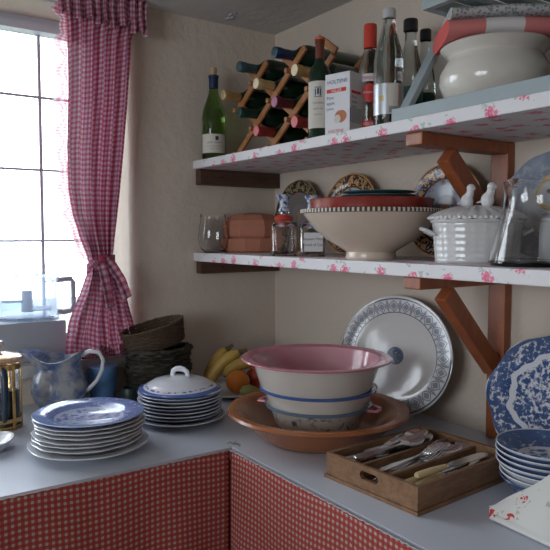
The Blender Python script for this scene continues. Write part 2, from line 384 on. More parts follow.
def thing(name, label, cat, loc=(0, 0, 0), rz=0, group=None):
    o = bpy.data.objects.new(name, None); o.empty_display_size = .05; C.objects.link(o); o.location = loc
    o.rotation_euler = (rz if isinstance(rz, tuple) else (0, 0, rz)); return tag(o, label, cat, group)
def struct(name, mb, mat, **k):
    o = mb.build(name, mat, **k)
    if not o.parent: o['kind'] = 'structure'
    return o
def dup(root, loc, rz=None, label=None, group=None):
    def cp(o, p):
        c = o.copy(); C.objects.link(c); c.parent = p
        for ch in list(o.children): cp(ch, c)
        return c
    r = cp(root, None); r.location = loc
    if rz is not None: r.rotation_euler = rz if isinstance(rz, tuple) else (0, 0, rz)
    if label: r['label'] = label
    if group: r['group'] = group
    return r
def text_pts(txt, size, align='CENTER'):
    cu = bpy.data.curves.new('text', 'FONT'); cu.body = txt; cu.size = size; cu.align_x = align; cu.resolution_u = 2
    o = bpy.data.objects.new('text', cu); C.objects.link(o); bpy.context.view_layer.update()
    me = bpy.data.meshes.new_from_object(o.evaluated_get(bpy.context.evaluated_depsgraph_get()))
    v = [tuple(p.co) for p in me.vertices]; f = [tuple(p.vertices) for p in me.polygons]
    bpy.data.objects.remove(o); bpy.data.curves.remove(cu); bpy.data.meshes.remove(me); return v, f
def cyl_text(parent, txt, size, R, z, mat, name='lettering', dx=0):
    v, f = text_pts(txt, size); mb = MB()
    mb.add([(R*math.sin((x+dx)/R), -R*math.cos((x+dx)/R), z+y) for x, y, _ in v], f); return mb.build(name, mat, parent, smooth=False, merge=False)
def flat_text(parent, txt, size, x, z, y, mat, name='lettering', align='CENTER', rz=0, ox=0, oy=0):
    v, f = text_pts(txt, size, align); mb = MB(); R = Matrix.Rotation(rz, 3, 'Z')
    mb.add([R @ Vector((a+x, y, b+z)) + Vector((ox, oy, 0)) for a, b, _ in v], f); return mb.build(name, mat, parent, smooth=False, merge=False)
def cyl_patch(R, z0, z1, a, n=20, mi=0, mb=None, dx=0):
    mb = mb or MB(); mb.grid(lambda u, v: (R*math.sin(dx+(u-.5)*a), -R*math.cos(dx+(u-.5)*a), z0+(z1-z0)*v), n, 2, mi); return mb

# ================================================================== ROOM
CEIL = 2.112; RX, RY = 3.7, -3.5
Y0, Y1, Z0, Z1, TH = -.553, -1.85, .985, 2.085, .27
wl = MB()
# right part of the window wall, with its rounded reveal corner
cr = .028; poly = [(-TH, .15), (0, .15), (0, Y0+cr)]+[(-cr+cr*math.cos(t), Y0+cr-cr*math.sin(t)) for t in [PI/12*i for i in range(1, 7)]]+[(-TH, Y0)]
n = len(poly); h0, h1 = 0, CEIL
wl.add([(x, y, h0) for x, y in poly]+[(x, y, h1) for x, y in poly], [(i, (i+1) % n, n+(i+1) % n, n+i) for i in range(n)]+[tuple(range(n, 2*n))])
def bx(mb, x0, x1, y0, y1, z0, z1, bev=0): return mb.box(((x0+x1)/2, (y0+y1)/2, (z0+z1)/2), (abs(x1-x0), abs(y1-y0), abs(z1-z0)), bev=bev)
bx(wl, -TH, 0, Y1, Y0, 0, Z0); bx(wl, -TH, 0, Y1, Y0, Z1, CEIL); bx(wl, -TH, 0, RY, Y1, 0, CEIL)
struct('wall_left', wl, M['wall'])
struct('wall_right', bx(MB(), 0, RX, 0, .15, 0, CEIL), M['wall'])
bw = MB(); WX0, WX1, WZ0, WZ1 = 1.0, 2.5, .95, 2.0
bx(bw, 0, WX0, RY-.15, RY, 0, CEIL); bx(bw, WX1, RX, RY-.15, RY, 0, CEIL); bx(bw, WX0, WX1, RY-.15, RY, 0, WZ0); bx(bw, WX0, WX1, RY-.15, RY, WZ1, CEIL)
struct('wall_back', bw, M['wall'])
struct('wall_front', bx(MB(), RX, RX+.15, RY, .15, 0, CEIL), M['wall'])
struct('floor', bx(MB(), -TH, RX+.15, RY-.15, .15, -.1, 0), M['floor'])
struct('ceiling', bx(MB(), -TH, RX+.15, RY-.15, .15, CEIL, CEIL+.12), M['ceil'])
# window_1: frame, glazing bars, panes
WP = -.24
w1 = thing('window_1', 'white painted cottage window with thin glazing bars', 'window', (WP, (Y0+Y1)/2, Z0)); w1['kind'] = 'structure'
for k in ('label', 'category'): del w1[k]
cy_, cz_ = (Y0+Y1)/2, Z0
fm = MB(); t = .045
def rel(mb, x0, x1, y0, y1, z0, z1, bev=0): return bx(mb, x0-WP, x1-WP, y0-cy_, y1-cy_, z0-cz_, z1-cz_, bev)
rel(fm, WP-.03, WP+.03, Y1, Y0, Z1-.02, Z1); rel(fm, WP-.03, WP+.03, Y1, Y0, Z0, Z0+.06); rel(fm, WP-.03, WP+.03, Y0-t, Y0, Z0+.06, Z1-.02); rel(fm, WP-.03, WP+.03, Y1, Y1+t, Z0+.06, Z1-.02)
fm.build('frame', M['paint'], w1, smooth=False)
fm = MB(); rel(fm, WP-.015, WP+.045, Y1+t, Y0-t, Z1-.045, Z1-.02); rel(fm, WP-.015, WP+.02, Y1+t, Y0-t, Z0+.06, Z0+.085)
fm.build('casement_rail', M['paint'], w1, smooth=False)
ybar = on(40, 120, 0, WP).y; zb = [on(0, p, 0, WP).z for p in (93, 168, 241)]
vb = [ybar-.275*k for k in range(4)]
for y in vb: rel(MB(), WP-.005, WP+.005, y-.0048, y+.0048, Z0+.085, Z1-.045).build('glazing_bar', M['bar'], w1, smooth=False)
for z in zb: rel(MB(), WP-.005, WP+.0055, Y1+t, Y0-t, z-.0036, z+.0036).build('glazing_bar', M['bar'], w1, smooth=False)
rel(MB(), WP-.003, WP+.001, Y1+t, Y0-t, Z0+.085, Z1-.045).build('pane', M['pane'], w1, smooth=False)
sb = MB(); SILL = 1.022
bx(sb, WP+.03, 0, Y1, Y0, Z0, SILL); bx(sb, 0, .036, Y1-.08, on(152, 352, 0, .036).y, Z0, SILL, .006)
struct('trim_1', sb, M['sill'])
# fill_window behind the viewer: unseen, added to let in fill light
w2 = MB()
for (a, b_) in ((WX0, WX0+.05), ((WX0+WX1)/2-.025, (WX0+WX1)/2+.025), (WX1-.05, WX1)): bx(w2, a, b_, RY-.1, RY-.05, WZ0, WZ1)
bx(w2, WX0, WX1, RY-.1, RY-.05, WZ0, WZ0+.05); bx(w2, WX0, WX1, RY-.1, RY-.05, WZ1-.05, WZ1)
struct('fill_window', w2, M['paint'])
bx(MB(), 0, RX, RY, RY+.02, 0, .1)
# worktop
wt = MB(); CX, CY = .667, -.583; HH = .9; TK = .028
poly = [(0.001, -.001), (3.0, -.001), (3.0, CY), (CX, CY), (CX, -2.6), (0.001, -2.6)]
n = 6; wt.add([(x, y, HH-TK) for x, y in poly]+[(x, y, HH) for x, y in poly], [(i, (i+1) % n, n+(i+1) % n, n+i) for i in range(n)]+[(6, 7, 9, 10), (7, 8, 9), (6, 10, 11), (0, 4, 3, 1), (1, 3, 2), (0, 5, 4)])
wto = wt.build('worktop', M['counter'], smooth=False); tag(wto, 'pale grey L-shaped worktop running under the window and the shelves', 'worktop')
cb = MB(); bx(cb, .002, CX-.05, -2.6, -.002, .0, HH-TK)
bx(cb, CX-.05, 3.0, CY+.05, -.002, 0, HH-TK)
tag(cb.build('base_cupboard', M['brown'], smooth=False), 'dark cupboard carcass under the worktop, behind the gingham skirt', 'cupboard')
def skirt(name, a, b, label, seed):
    a, b = Vector(a), Vector(b); L = (b-a).length; t = (b-a)/L; nrm = Vector((t.y, -t.x, 0)); 
    if (CAM-a).dot(nrm) < 0: nrm = -nrm
    rr = random.Random(seed); ph = [rr.random()*6 for _ in range(4)]
    def f(u, v):
        s = u*L; w = (.002+.010*v)*(math.sin(s*26+ph[0]+v*2)+.6*math.sin(s*47+ph[1]-v*3))
        w += .004*math.sin(s*9+ph[2]+v*9)*v
        k = (L-s-.34)/.006; w += .007*(1/(1+math.exp(-k))-.5)*(1 if abs(L-s) < .9 else 0)
        p = a+t*s+nrm*(.012*v+.012+w*min(1, v*3)); return (p.x, p.y, HH-.001-v*.80)
    mb = MB(); mb.grid(f, 150, 40, uvf=lambda u, v: (u*L*1.0, v*.80+.004*math.sin(u*L*20)))
    root = thing(name, label, 'curtain', (a+b)/2-Vector((0, 0, .8-.0)) + Vector((0, 0, 0)))
    root.location.z = .1
    o = mb.build('skirt_cloth', M['gingskirt'], root, solid=.001); o.location = -root.location
    h = MB(); h.grid(lambda u, v: tuple(a+t*u*L+nrm*(.0135+.002*math.sin(u*L*300))+Vector((0, 0, HH+.0005-v*.002))), 200, 1)
    o = h.build('hem', M['napkinwhite'], root, solid=.001); o.location = -root.location
    return root
skirt('worktop_skirt', (CX, -2.4, 0), (CX, CY-.014, 0), 'red gingham cloth skirt hanging below the left worktop edge', 1)
skirt('worktop_skirt', (CX+.014, CY, 0), (2.4, CY, 0), 'red gingham cloth skirt hanging below the right worktop edge', 2)
# loose threads at the corner
th = MB()
for i in range(7):
    a = random.random()*2*PI; p = [(CX-.012+math.cos(a)*.022*k/4, CY+.012+math.sin(a)*.014*k/4, HH+.0012+.0025*math.sin(k/4*PI)) for k in range(5)]
    th.tube(p, .0006, 4)
tag(th.build('thread_tuft', M['ink']), 'little tuft of dark threads at the inner corner of the worktop', 'threads')

pf = on(232, 15, 2, CEIL); q = MB()
for k in range(4):
    a = k*.9; c = Vector((.018*k-.03, .012*math.sin(k*2), 0)); q.add([c+Vector((.013*math.cos(a+t)*(1+.4*math.sin(3*t)), .006*math.sin(a+t), -.001-.006*max(0, math.sin(t)))) for t in [2*PI*i/8 for i in range(8)]], [tuple(range(8))])
o = q.build('paint_flakes', M['paint'], solid=.0006); o.location = (pf.x, pf.y, CEIL-.0005); tag(o, 'flaking paint hanging from the ceiling above the green wine bottle', 'paint flake')
# ================================================================== SHELVES
SW = -.335
def shelf(name, zt, th_, label):
    o = bx(MB(), .002, 2.3, SW, -.002, -th_, 0, .003).build(name, M['rose'], smooth=False); o.location.z = zt; return tag(o, label, 'shelf')
USZ, LSZ = 1.643, 1.338
shelf('wall_shelf', USZ, .027, 'upper wall shelf covered in rose-print oilcloth, holding the wine rack')
shelf('wall_shelf', LSZ, .029, 'lower wall shelf covered in rose-print oilcloth, holding bowls and tureen')
for z, h, lb in ((USZ-.027, .052, 'brown wooden batten under the left end of the upper shelf'), (LSZ-.029, .042, 'brown wooden batten under the left end of the lower shelf')):
    r = thing('shelf_batten', lb, 'batten', (0, 0, z-h), group='shelf battens')
    bx(MB(), .002, .035, -.325, -.004, 0, h-.0005, .003).build('batten_board', M['brown'], r, smooth=False)
    for y in (-.24, -.06):
        s = MB(); s.lathe([(0, 0), (.005, 0), (.004, .002), (0, .002)], 12); o = s.build('screw', M['black'], r); o.location = (.035, y, h/2); o.rotation_euler = (0, PI/2, 0)
def bracket(zt, length, zl, label):
    x0, x1 = .955, 1.003; xc = .979
    r = thing('shelf_bracket', label, 'bracket', (xc, 0, zt-length), group='shelf brackets')
    bx(MB(), x0-xc, x1-xc, -.028, -.002, 0, length-.001, .003).build('post', M['redwood'], r, smooth=False)
    bx(MB(), x0-xc, x1-xc, -.318, -.0285, length-.028, length-.001, .003).build('arm', M['redwood'], r, smooth=False)
    a = Vector((0, -.215, length-.042)); b_ = Vector((0, -.034, zl-(zt-length)))
    MB().beam(a+(b_-a).normalized()*(-.0), b_, .040, .034, up=(1, 0, 0), bev=.003).build('brace', M['redwood'], r, smooth=False)
    return r
bracket(USZ-.027, USZ-.027-LSZ-.001, 1.40, 'reddish wooden bracket under the upper shelf, above the white tureen')
bracket(LSZ-.029, LSZ-.029-HH-.001, 1.075, 'reddish wooden bracket under the lower shelf, beside the blue willow platter')

# ================================================================== BOTTLES
def bordeaux(h=.30, r=.038): 
    return [(0, .004), (r*.6, .003), (r*.92, 0), (r, .004), (r, h*.60), (r*.97, h*.645), (r*.78, h*.70), (r*.5, h*.74), (r*.38, h*.79), (r*.36, h*.93), (r*.42, h*.935), (r*.42, h*.965), (r*.35, h*.97), (r*.35, h*.985), (0, h*.985)]
def burg(h=.30, r=.041):
    return [(0, .004), (r*.6, .003), (r*.92, 0), (r, .004), (r, h*.47), (r*.96, h*.53), (r*.82, h*.61), (r*.6, h*.69), (r*.42, h*.77), (r*.36, h*.84), (r*.35, h*.94), (r*.41, h*.945), (r*.41, h*.975), (0, h*.98)]
def shell(prof, t=.0025):
    """hollow glass wall from an outer profile"""
    out = [p for p in prof if True]; inn = [(max(0, r-t), z+(t if i < 3 else 0)) for i, (r, z) in enumerate(out)]
    return out[:-1]+[(max(0, out[-2][0]-t), out[-2][1])]+inn[::-1][2:]
# green bottle at the left end
p = on(214, 150, 1, -.285); x, y = p.x, -.285
r = thing('wine_bottle', 'green wine bottle with cork and cream label, standing alone at left of upper shelf', 'bottle', (x, y, USZ), face(x, y), 'wine bottles standing on the upper shelf'); r.scale = (.98, .98, .925)
MB().lathe(burg(.305, .0405), 40).build('bottle_glass', M['greenglass'], r)
MB().lathe([(.0158, .252), (.0158, .287), (.0175, .288), (.0175, .297), (.0165, .298), (0, .298)], 24).build('foil', M['bluefoil'], r)
MB().lathe([(0, .298), (.010, .298), (.0115, .318), (.010, .325), (0, .325)], 16).build('cork', M['cork'], r)
lb = cyl_patch(.0412, .022, .088, 2.4).build('label', M['label'], r)
cyl_patch(.0416, .066, .080, .26, 4, dx=.25).build('label_mark', M['bluefoil'], lb)
cyl_text(lb, 'SAINT VERAN', .0085, .0416, .055, M['ink']); cyl_text(lb, 'APPELLATION CONTROLEE', .0042, .0416, .044, M['ink']); cyl_text(lb, 'MIS EN BOUTEILLE', .0038, .0416, .036, M['ink'])
# red wine bottle standing in front of rack
p = on(319.5, 140, 1, -.300); x, y = p.x, -.300
r = thing('wine_bottle', 'dark wine bottle with crested cream label, standing between wine rack and juice carton', 'bottle', (x, y, USZ), face(x, y)-.15, 'wine bottles standing on the upper shelf')
MB().lathe(bordeaux(.30, .036), 40).build('bottle_glass', M['wine'], r)
MB().lathe([(.0142, .232), (.0146, .28), (.0160, .281), (.0160, .290), (.0150, .291), (0, .292)], 24).build('foil', M['brownfoil'], r)
MB().lathe([(0, .2905), (.0165, .2905), (.0170, .297), (.012, .300), (.004, .301), (.003, .307), (0, .307)], 20).build('wax_top', M['orangecap'], r)
r.scale = (.80, .80, .855)
lb = cyl_patch(.0364, .028, .165, 2.5).build('label', M['label'], r)
cr_ = cyl_patch(.0368, .118, .150, .75, 8).build('crest_panel', M['silverlabel'], lb)
g = MB()
for (dx, dz, w, hh) in ((-.008, .122, .004, .02), (.0, .126, .007, .017), (.008, .122, .004, .02), (0, .145, .02, .0022), (0, .1185, .024, .002)): cyl_patch(.0371, dz, dz+hh, w/.0368, 3, mb=g, dx=dx/.0368)
g.build('crest', M['ink'], lb); cyl_text(lb, 'CHATEAU', .0085, .0368, .098, M['ink']); cyl_text(lb, 'GRAND VIN', .006, .0368, .082, M['ink']); cyl_text(lb, 'BORDEAUX', .005, .0368, .066, M['ink'])

# wine rack
hx, hz = .0945, .068; RZ0 = USZ+.002
rk = thing('wine_rack', 'folding lattice wine rack of orange pine slats on the upper shelf', 'wine rack', (.44, -.15, USZ), 0)
cells = []
zc = [1.700, 1.768, 1.836, 1.904]
def rackx(k, j): return .346+.189*j+(-.0945 if k % 2 else 0)
def P(x, z): return (x-.44, z-USZ)
x_lo, x_hi = .135, .622
def clip(xa, za, xb, zb_):
    # clip line to the rack's outline
    za_, zb2 = 1.655, 1.935
    return xa, za, xb, zb_
for yy in (-.238, -.055):
    for sgn in (1, -1):
        for c in range(-3, 9):
            # slat lines: z = 1.700 - hz + sgn*hz/hx*(x-x0)
            x0 = .346+.189*c
            zl, zh = 1.653, 1.915
            zb0 = 1.700-(.031 if yy < -.1 else .057)
            xa = x0+sgn*(zl-zb0)/(hz/hx); xb = x0+sgn*(zh-zb0)/(hz/hx)
            lo, hi = min(xa, xb), max(xa, xb); L0, H0 = max(lo, x_lo), min(hi, x_hi)
            if H0-L0 < .05: continue
            f = lambda x: zb0+sgn*(hz/hx)*(x-x0)
            ya = yy+(-.0045 if sgn > 0 else .0045)*(1 if yy < -.1 else -1)
            a = (L0-.44, ya+.15, f(L0)-USZ); b_ = (H0-.44, ya+.15, f(H0)-USZ)
            MB().beam(a, b_, .008, .019, up=(0, 0, 1), bev=.002).build('slat', M['rackwood'], rk, smooth=False)
dw = 0
for k in range(6):
    zz = 1.700-.044+hz*k
    if zz < 1.65 or zz > 1.915: continue
    for c in range(-2, 5):
        xx = .346+.189*c+(.0945 if k % 2 else 0)
        if xx < x_lo or xx > x_hi: continue
        m_ = MB(); m_.tube([(xx-.44, -.118, zz-USZ), (xx-.44, .108, zz-USZ)], .0075, 8); m_.build('dowel', M['rackwood'], rk)
rb = None
def rackbottle(x, z, foil, end, label, ext=0, gold=False):
    r = thing('wine_bottle', label, 'bottle', (x, -.012-ext, z), (PI/2, 0, 0), 'wine bottles lying in the rack')
    pr = bordeaux(.295, .0365)
    MB().lathe(pr, 28).build('bottle_glass', M['wine'], r)
    f = MB(); f.lathe([(.0138, .225), (.0142, .272), (.0158, .273), (.0158, .2935), (.0150, .2945)], 20); f.build('foil', foil, r)
    e = MB(); e.lathe([(.0152, .2946), (.013, .2955), (.006, .2950), (0, .2950)], 20); e.build('foil_end', end, r)
    return r
ztop = lambda k: zc[k]+.001
rows = [(2, -1.0, 'gold', 'palegold', 'lying wine bottle with gold foil, furthest left in the rack', .0),
        (3, 0, 'tealfoil', 'tealfoil', 'lying wine bottle with slate blue foil, top left of the rack', 0),
        (2, 0, 'palegold', 'endpale', 'lying wine bottle with long pale gold foil in the middle of the rack', .0),
        (1, 0, 'greenfoil', 'greenfoil', 'lying wine bottle with dark green foil at the left of the rack', 0),
        (1, 1, 'darkred', 'mauveend', 'lying wine bottle with mauve foil end in the middle of the rack', 0),
        (0, 0, 'redfoil', 'pinkend', 'lying wine bottle with red foil, lowest at the left of the rack', 0),
        (2, 1, 'gold', 'endpale', 'lying wine bottle with bright gold foil end near the top of the rack', 0),
        (3, 1, 'bluefoil', 'tealfoil', 'lying wine bottle with dark blue foil end at the top of the rack', 0),
        (0, 1, 'redfoil', 'pinkend', 'lying wine bottle with dark red foil beside the crested standing bottle', 0)]
for k, j, fo, en, lb, ext in rows:
    # bottle belly rests on the crossing of the slats below the cell centre
    rackbottle(rackx(k, j), zc[k]+.001, M[fo], M[en], lb, ext)

# juice carton
p = on(343.5, 138, 1, -.288); cx_, cyy = p.x, -.288
r = thing('juice_carton', 'white apple juice carton with blue and red print beside the standing wine bottle', 'carton', (cx_, cyy, USZ), 0, None); r.scale = (.88, .9, .86)
A = on(328, 140, 2, USZ); r.rotation_euler.z = face(cx_, cyy)-.62
w, d_, h = .084, .060, .172
c_ = MB(); c_.box((0, 0, h/2), (w, d_, h), bev=.0015); c_.build('carton_body', M['paperwhite'], r, smooth=False)
fy = -d_/2-.0006
pr = MB(); pr.add([(-.036, fy, .118), (.030, fy, .118), (.030, fy, .129), (-.036, fy, .129)], [(0, 1, 2, 3)]); pn = pr.build('red_band', M['inkred'], r)
flat_text(pn, 'VALLEE', .011, -.003, .1195, fy-.0004, M['inkwhite'])
flat_text(r, 'HOLTENE', .0155, 0, .143, fy, M['inkblue'])
for i, s in enumerate(('Pure', 'apple', 'juice')): flat_text(r, s, .013, -.036, .100-i*.015, fy, M['inkblue'], align='LEFT')
flat_text(r, 'HOLTENE', .012, -.004, .006, fy, M['inkred'])
ap = MB(); ap.add([(.012+.019*math.cos(t)*(1+.06*math.cos(2*t)), fy, .050+.018*math.sin(t)-.002*math.exp(-((t-PI/2)*3)**2)) for t in [2*PI*i/28 for i in range(28)]], [tuple(range(28))]); ap.build('printed_apple', M['apple_print'], r)
ap = MB(); ap.add([(.001+.011*math.cos(t), fy-.0003, .043+.012*math.sin(t)) for t in [2*PI*i/24 for i in range(24)]], [tuple(range(24))]); ap.build('printed_apple_slice', M['label'], r)
sx_ = w/2+.0006
def side_quad(y0, y1, z0, z1, mat, nm): q = MB(); q.add([(sx_, y0, z0), (sx_, y1, z0), (sx_, y1, z1), (sx_, y0, z1)], [(0, 1, 2, 3)]); return q.build(nm, mat, r)
side_quad(-.022, .022, .112, .120, M['inkred'], 'side_red_band')
side_quad(-.028, -.024, .03, .07, M['inkblue'], 'side_bar'); side_quad(-.02, .025, .03, .072, M['greycap'], 'side_panel')
for i, s in enumerate(('Pure', 'apple', 'juice')):
    v, f = text_pts(s, .012, 'LEFT'); q = MB(); q.add([(sx_+.0002, -.022+a, .098-i*.0125+b) for a, b, _ in v], f); q.build('side_lettering', M['inkblue'], r, smooth=False, merge=False)

# spirit bottle with red cap
p = on(369.5, 131, 1, -.225); x, y = p.x, -.225
r = thing('vodka_bottle', 'slim clear spirit bottle with tall red cap and red label', 'bottle', (x, y, USZ), face(x, y)); r.scale = (1.12, 1.12, 1.045)
hh = .262; rr = .0255
MB().lathe([(0, .006), (rr*.7, .004), (rr*.95, 0), (rr, .004), (rr, .155), (rr*.93, .168), (rr*.62, .19), (rr*.5, .205), (rr*.48, .225), (0, .225)], 36).build('bottle_glass', M['clearbottle'], r)
MB().lathe([(.0135, .205), (.0145, .206), (.0145, .258), (.0135, .261), (0, .261)], 24).build('cap', M['redcap'], r)
q = cyl_patch(rr+.0005, .018, .034, 2.4).build('lower_label', M['inkred'], r); cyl_text(q, 'VODKA', .010, rr+.0009, .0225, M['inkwhite'])
q = MB(); q.grid(lambda u, v: ((rr+.0005)*math.sin((u-.5)*1.3*math.sqrt(max(0, 1-(2*v-1)**2))), -(rr+.0005)*math.cos((u-.5)*1.3*math.sqrt(max(0, 1-(2*v-1)**2))), .075+.045*v), 10, 14); q = q.build('red_medallion', M['inkred'], r)
cyl_text(q, 'SMIRNOFF', .007, rr+.001, .096, M['inkwhite'])
q = cyl_patch(rr+.0005, .124, .142, 1.9).build('upper_label', M['paperwhite'], r); cyl_text(q, 'SMIRNOFF', .0105, rr+.0009, .1285, M['inkred'])

# large clear soda bottle
p = on(388, 128, 1, -.272); x, y = p.x, -.272
r = thing('soda_bottle', 'large clear bottle with grey screw cap and silver label', 'bottle', (x, y, USZ), face(x, y)); r.scale = (.92, .92, .925)
pr = [(0, .006), (.024, .005), (.034, 0), (.037, .006), (.0365, .10), (.0375, .13), (.037, .165), (.033, .19), (.025, .215), (.0175, .245), (.0145, .262), (.0138, .275), (0, .275)]
MB().lathe(pr, 40).build('bottle_glass', M['clearbottle'], r)
MB().lathe([(.0138, .268), (.0165, .269), (.0165, .289), (.015, .292), (0, .292)], 24).build('cap', M['greycap'], r)
q = cyl_patch(.0377, .03, .105, 2.8).build('label', M['silverlabel'], r)
g = MB(); cyl_patch(.0381, .050, .103, .75, 8, mb=g, dx=.35); g.build('label_panel', M['label'], q)
g = MB(); cyl_patch(.0383, .032, .050, .72, 8, mb=g, dx=.35); g = g.build('barcode_panel', M['greycap'], q)
b2 = MB()
for i in range(6): cyl_patch(.0386, .0345+i*.0024, .0355+i*.0024, .6, 6, mb=b2, dx=.35)
b2.build('barcode_lines', M['ink'], q)
g = MB(); cyl_patch(.0383, .052, .101, .05, 2, mb=g, dx=.72); g.build('label_red_line', M['inkred'], q)
g = MB(); cyl_patch(.0381, .062, .075, .3, 4, mb=g, dx=-.45); g.build('label_gold_mark', M['palegold'], q); g = MB(); cyl_patch(.0381, .045, .06, .25, 4, mb=g, dx=1.1); g.build('label_gold_mark', M['palegold'], q)
def darkcap(px, yy, hh, rr, lab, prt):
    pp = on(px, 80, 1, yy); x, y = pp.x, yy
    r = thing('sauce_bottle', lab, 'bottle', (x, y, USZ), face(x, y), 'bottles with black caps')
    MB().lathe([(0, .006), (rr*.7, .004), (rr*.95, 0), (rr, .004), (rr, hh*.50), (rr*.9, hh*.58), (rr*.55, hh*.74), (rr*.45, hh*.82), (rr*.44, hh*.93), (0, hh*.93)], 32).build('bottle_glass', M['clearbottle'], r)
    MB().lathe([(rr*.46, hh*.90), (rr*.55, hh*.902), (rr*.55, hh*.99), (rr*.5, hh), (0, hh)], 20).build('cap', M['black'], r)
    q = cyl_patch(rr+.0006, .03, hh*.42, 2.6).build('label', M['greenfoil'], r)
    g = MB(); cyl_patch(rr+.001, .032, .055, 2.0, 8, mb=g); g.build('label_band', M['palegold'], q)
darkcap(410, -.125, .293, .033, 'clear bottle with black cap, just right of the large soda bottle', 0)
darkcap(425, -.055, .284, .027, 'smaller clear bottle with black cap, behind the grey rack strut', 0)

# grey plate rack
r = thing('plate_rack', 'grey painted slatted plate rack standing on the upper shelf around the cream bowl', 'rack', (.925, -.322, USZ))
X0 = .925
def rl(mb, x0, x1, y0, y1, z0, z1): return bx(mb, x0-X0, x1-X0, y0+.322, y1+.322, z0, z1, .002)
rl(MB(), .925, 1.55, -.331, -.313, 0, .027).build('base_rail', M['greywood'], r, smooth=False)
rl(MB(), .925, 1.55, -.030, -.012, 0, .027).build('base_rail', M['greywood'], r, smooth=False)
for xa_ in (.940, 1.50):
    a = Vector((.940, -.316, USZ+.012)); b_ = on(431, 58, 0, .940); b_ = a+(b_-a)*1.0; e_ = a+(b_-a)*((USZ+.212-a.z)/(b_.z-a.z)); dd = Vector((xa_-.940, 0, 0)); o0 = Vector((X0, -.322, USZ))
    MB().beam(a+dd-o0+Vector((0, .012, .014)), e_+dd-o0, .014, .026, up=(1, 0, 0), bev=.002).build('strut', M['greywood'], r, smooth=False)
for xx in (1.44,):
    for y0 in (-.331, -.030): rl(MB(), xx, xx+.02, y0, y0+.018, .027, .215).build('upright', M['greywood'], r, smooth=False)
tp = MB()
rl(tp, 1.012, 1.55, -.335, -.318, .212, .240); rl(tp, 1.012, 1.55, -.030, -.013, .212, .240); rl(tp, 1.012, 1.03, -.318, -.03, .212, .240)
tp.build('top_frame', M['greywood'], r, smooth=False)
for i in range(9): rl(MB(), 1.075+.052*i, 1.075+.03+.052*i, -.318, -.030, .216, .228).build('slat', M['greywood'], r, smooth=False)

# cream bowl on the upper shelf
p = on(494, 105, 1, -.195); x, y = p.x, -.195
R0 = .114
pot = [(0, .004), (.045, .003), (.066, 0), (.07, .004), (.074, .010), (.098, .036), (.112, .066), (.112, .088), (.100, .112), (.094, .122), (.098, .130), (.108, .138), (.111, .143), (.108, .146), (.098, .142), (.090, .130), (.088, .120), (.106, .088), (.106, .066), (.092, .04), (.066, .014), (0, .010)]
o = MB().lathe([(a, b*.98) for a, b in pot], 64).build('serving_bowl', M['cream']); o.location = (x, y, USZ)
tag(o, 'big cream glazed bowl with rolled rim, under folded cloths on upper shelf', 'bowl')
BX, BY, BZ = x, y, USZ+.1435
def folded(name, label, mat, cx, cy, z, w, d, h, rz, layers=3, wave=.003, dr=0):
    mb = MB()
    # stacked folds: rounded slab whose side shows the layers
    seg = 10; per = []
    def ring(z0, hgt, k):
        nu = 40; nv = 24
        def f(u, v):
            t = 2*PI*v; cz = math.sin(t)*hgt/2; ex = abs(math.cos(t))**.35*(1 if math.cos(t) > 0 else -1)
            yy = (d/2)*ex; xx = (u-.5)*w
            sag = dr*(max(0, abs(u-.5)*2-.5))**1.5
            zz = z0+hgt/2+cz*(1 if abs(ex) < .99 else 1)+wave*math.sin(u*9+k*2+ex*3)-sag
            return (xx, yy+.003*math.sin(u*7+k), zz)
        mb.grid(f, nu, nv, uvf=lambda u, v: (u*w, (v*2*(d+h) if v < .5 else (1-v)*2*(d+h))*.5+.02))
        for uu in (0, 1):
            pts = [Vector(f(uu, v/nv)) for v in range(nv)]; mb.add(pts, [tuple(range(nv))], 0, [(uu*w, 0)]*nv)
    for k in range(layers): ring(k*h/layers*.98, h/layers, k)
    o = mb.build(name, mat); o.location = (cx, cy, z); o.rotation_euler = (0, 0, rz); return tag(o, label, 'cloth')
folded('folded_cloth', 'red and white wide-checked cloth folded on top of the cream bowl', M['checks'], BX, BY, BZ+.003, .225, .17, .039, R_(52), 1, .001, .006)
folded('folded_cloth', 'grey patterned cloth folded above the red check cloth', M['figured'], BX+.004, BY+.005, BZ+.0425, .215, .15, .025, R_(50), 1, .001, .004)

# trailing basket of red flowers, right end of upper shelf
def basket(name, label, loc, rot, rx, ry, h, mat, rings=12, rs=.0045, flare=1.2, seed=1, stakes=26, rag=0, grp=None):
    rr = random.Random(seed); root = thing(name, label, 'basket', loc, rot, grp)
    w = MB()
    for k in range(rings):
        f = k/(rings-1); sc = 1+(flare-1)*f; pts = []
        nseg = stakes*4
        for i in range(nseg+1):
            t = 2*PI*i/nseg; off = (.55*rs)*(1 if k % 2 else -1)*math.cos(t*stakes/2)
            q = Vector((rx*sc*math.cos(t), ry*sc*math.sin(t), rs+f*h+rag*rr.uniform(-1, 1))); nn = Vector((math.cos(t), math.sin(t), 0)); pts.append(q+nn*(off+rag*rr.uniform(-1, 1)))
        pts[-1] = pts[0].copy(); w.tube(pts, rs*(1.35 if k == rings-1 else 1), 5)
    w.build('weave', mat, root)
    s = MB()
    for i in range(stakes):
        t = 2*PI*(i+.5)/stakes; s.tube([(rx*math.cos(t), ry*math.sin(t), .002), (rx*flare*math.cos(t), ry*flare*math.sin(t), h+rs)], rs*.6, 5)
    s.build('stakes', mat, root)
    b_ = MB(); b_.lathe([(0, .001), (1, .001), (1, .006), (0, .006)], 32, rx*.98, ry*.98); b_.build('base', mat, root)
    return root
fx, fyy = 1.335, -.145
basket('flower_basket', 'dark wicker basket holding red flowers at the right end of upper shelf', (fx, fyy, USZ), 0, .075, .075, .12, M['wickerdark'], 12, .0055, 1.15, 5, 20)
bq = thing('flower_bunch', 'bunch of red flowers with dark leaves in the upper shelf basket', 'flowers', (fx, fyy, USZ+.012))
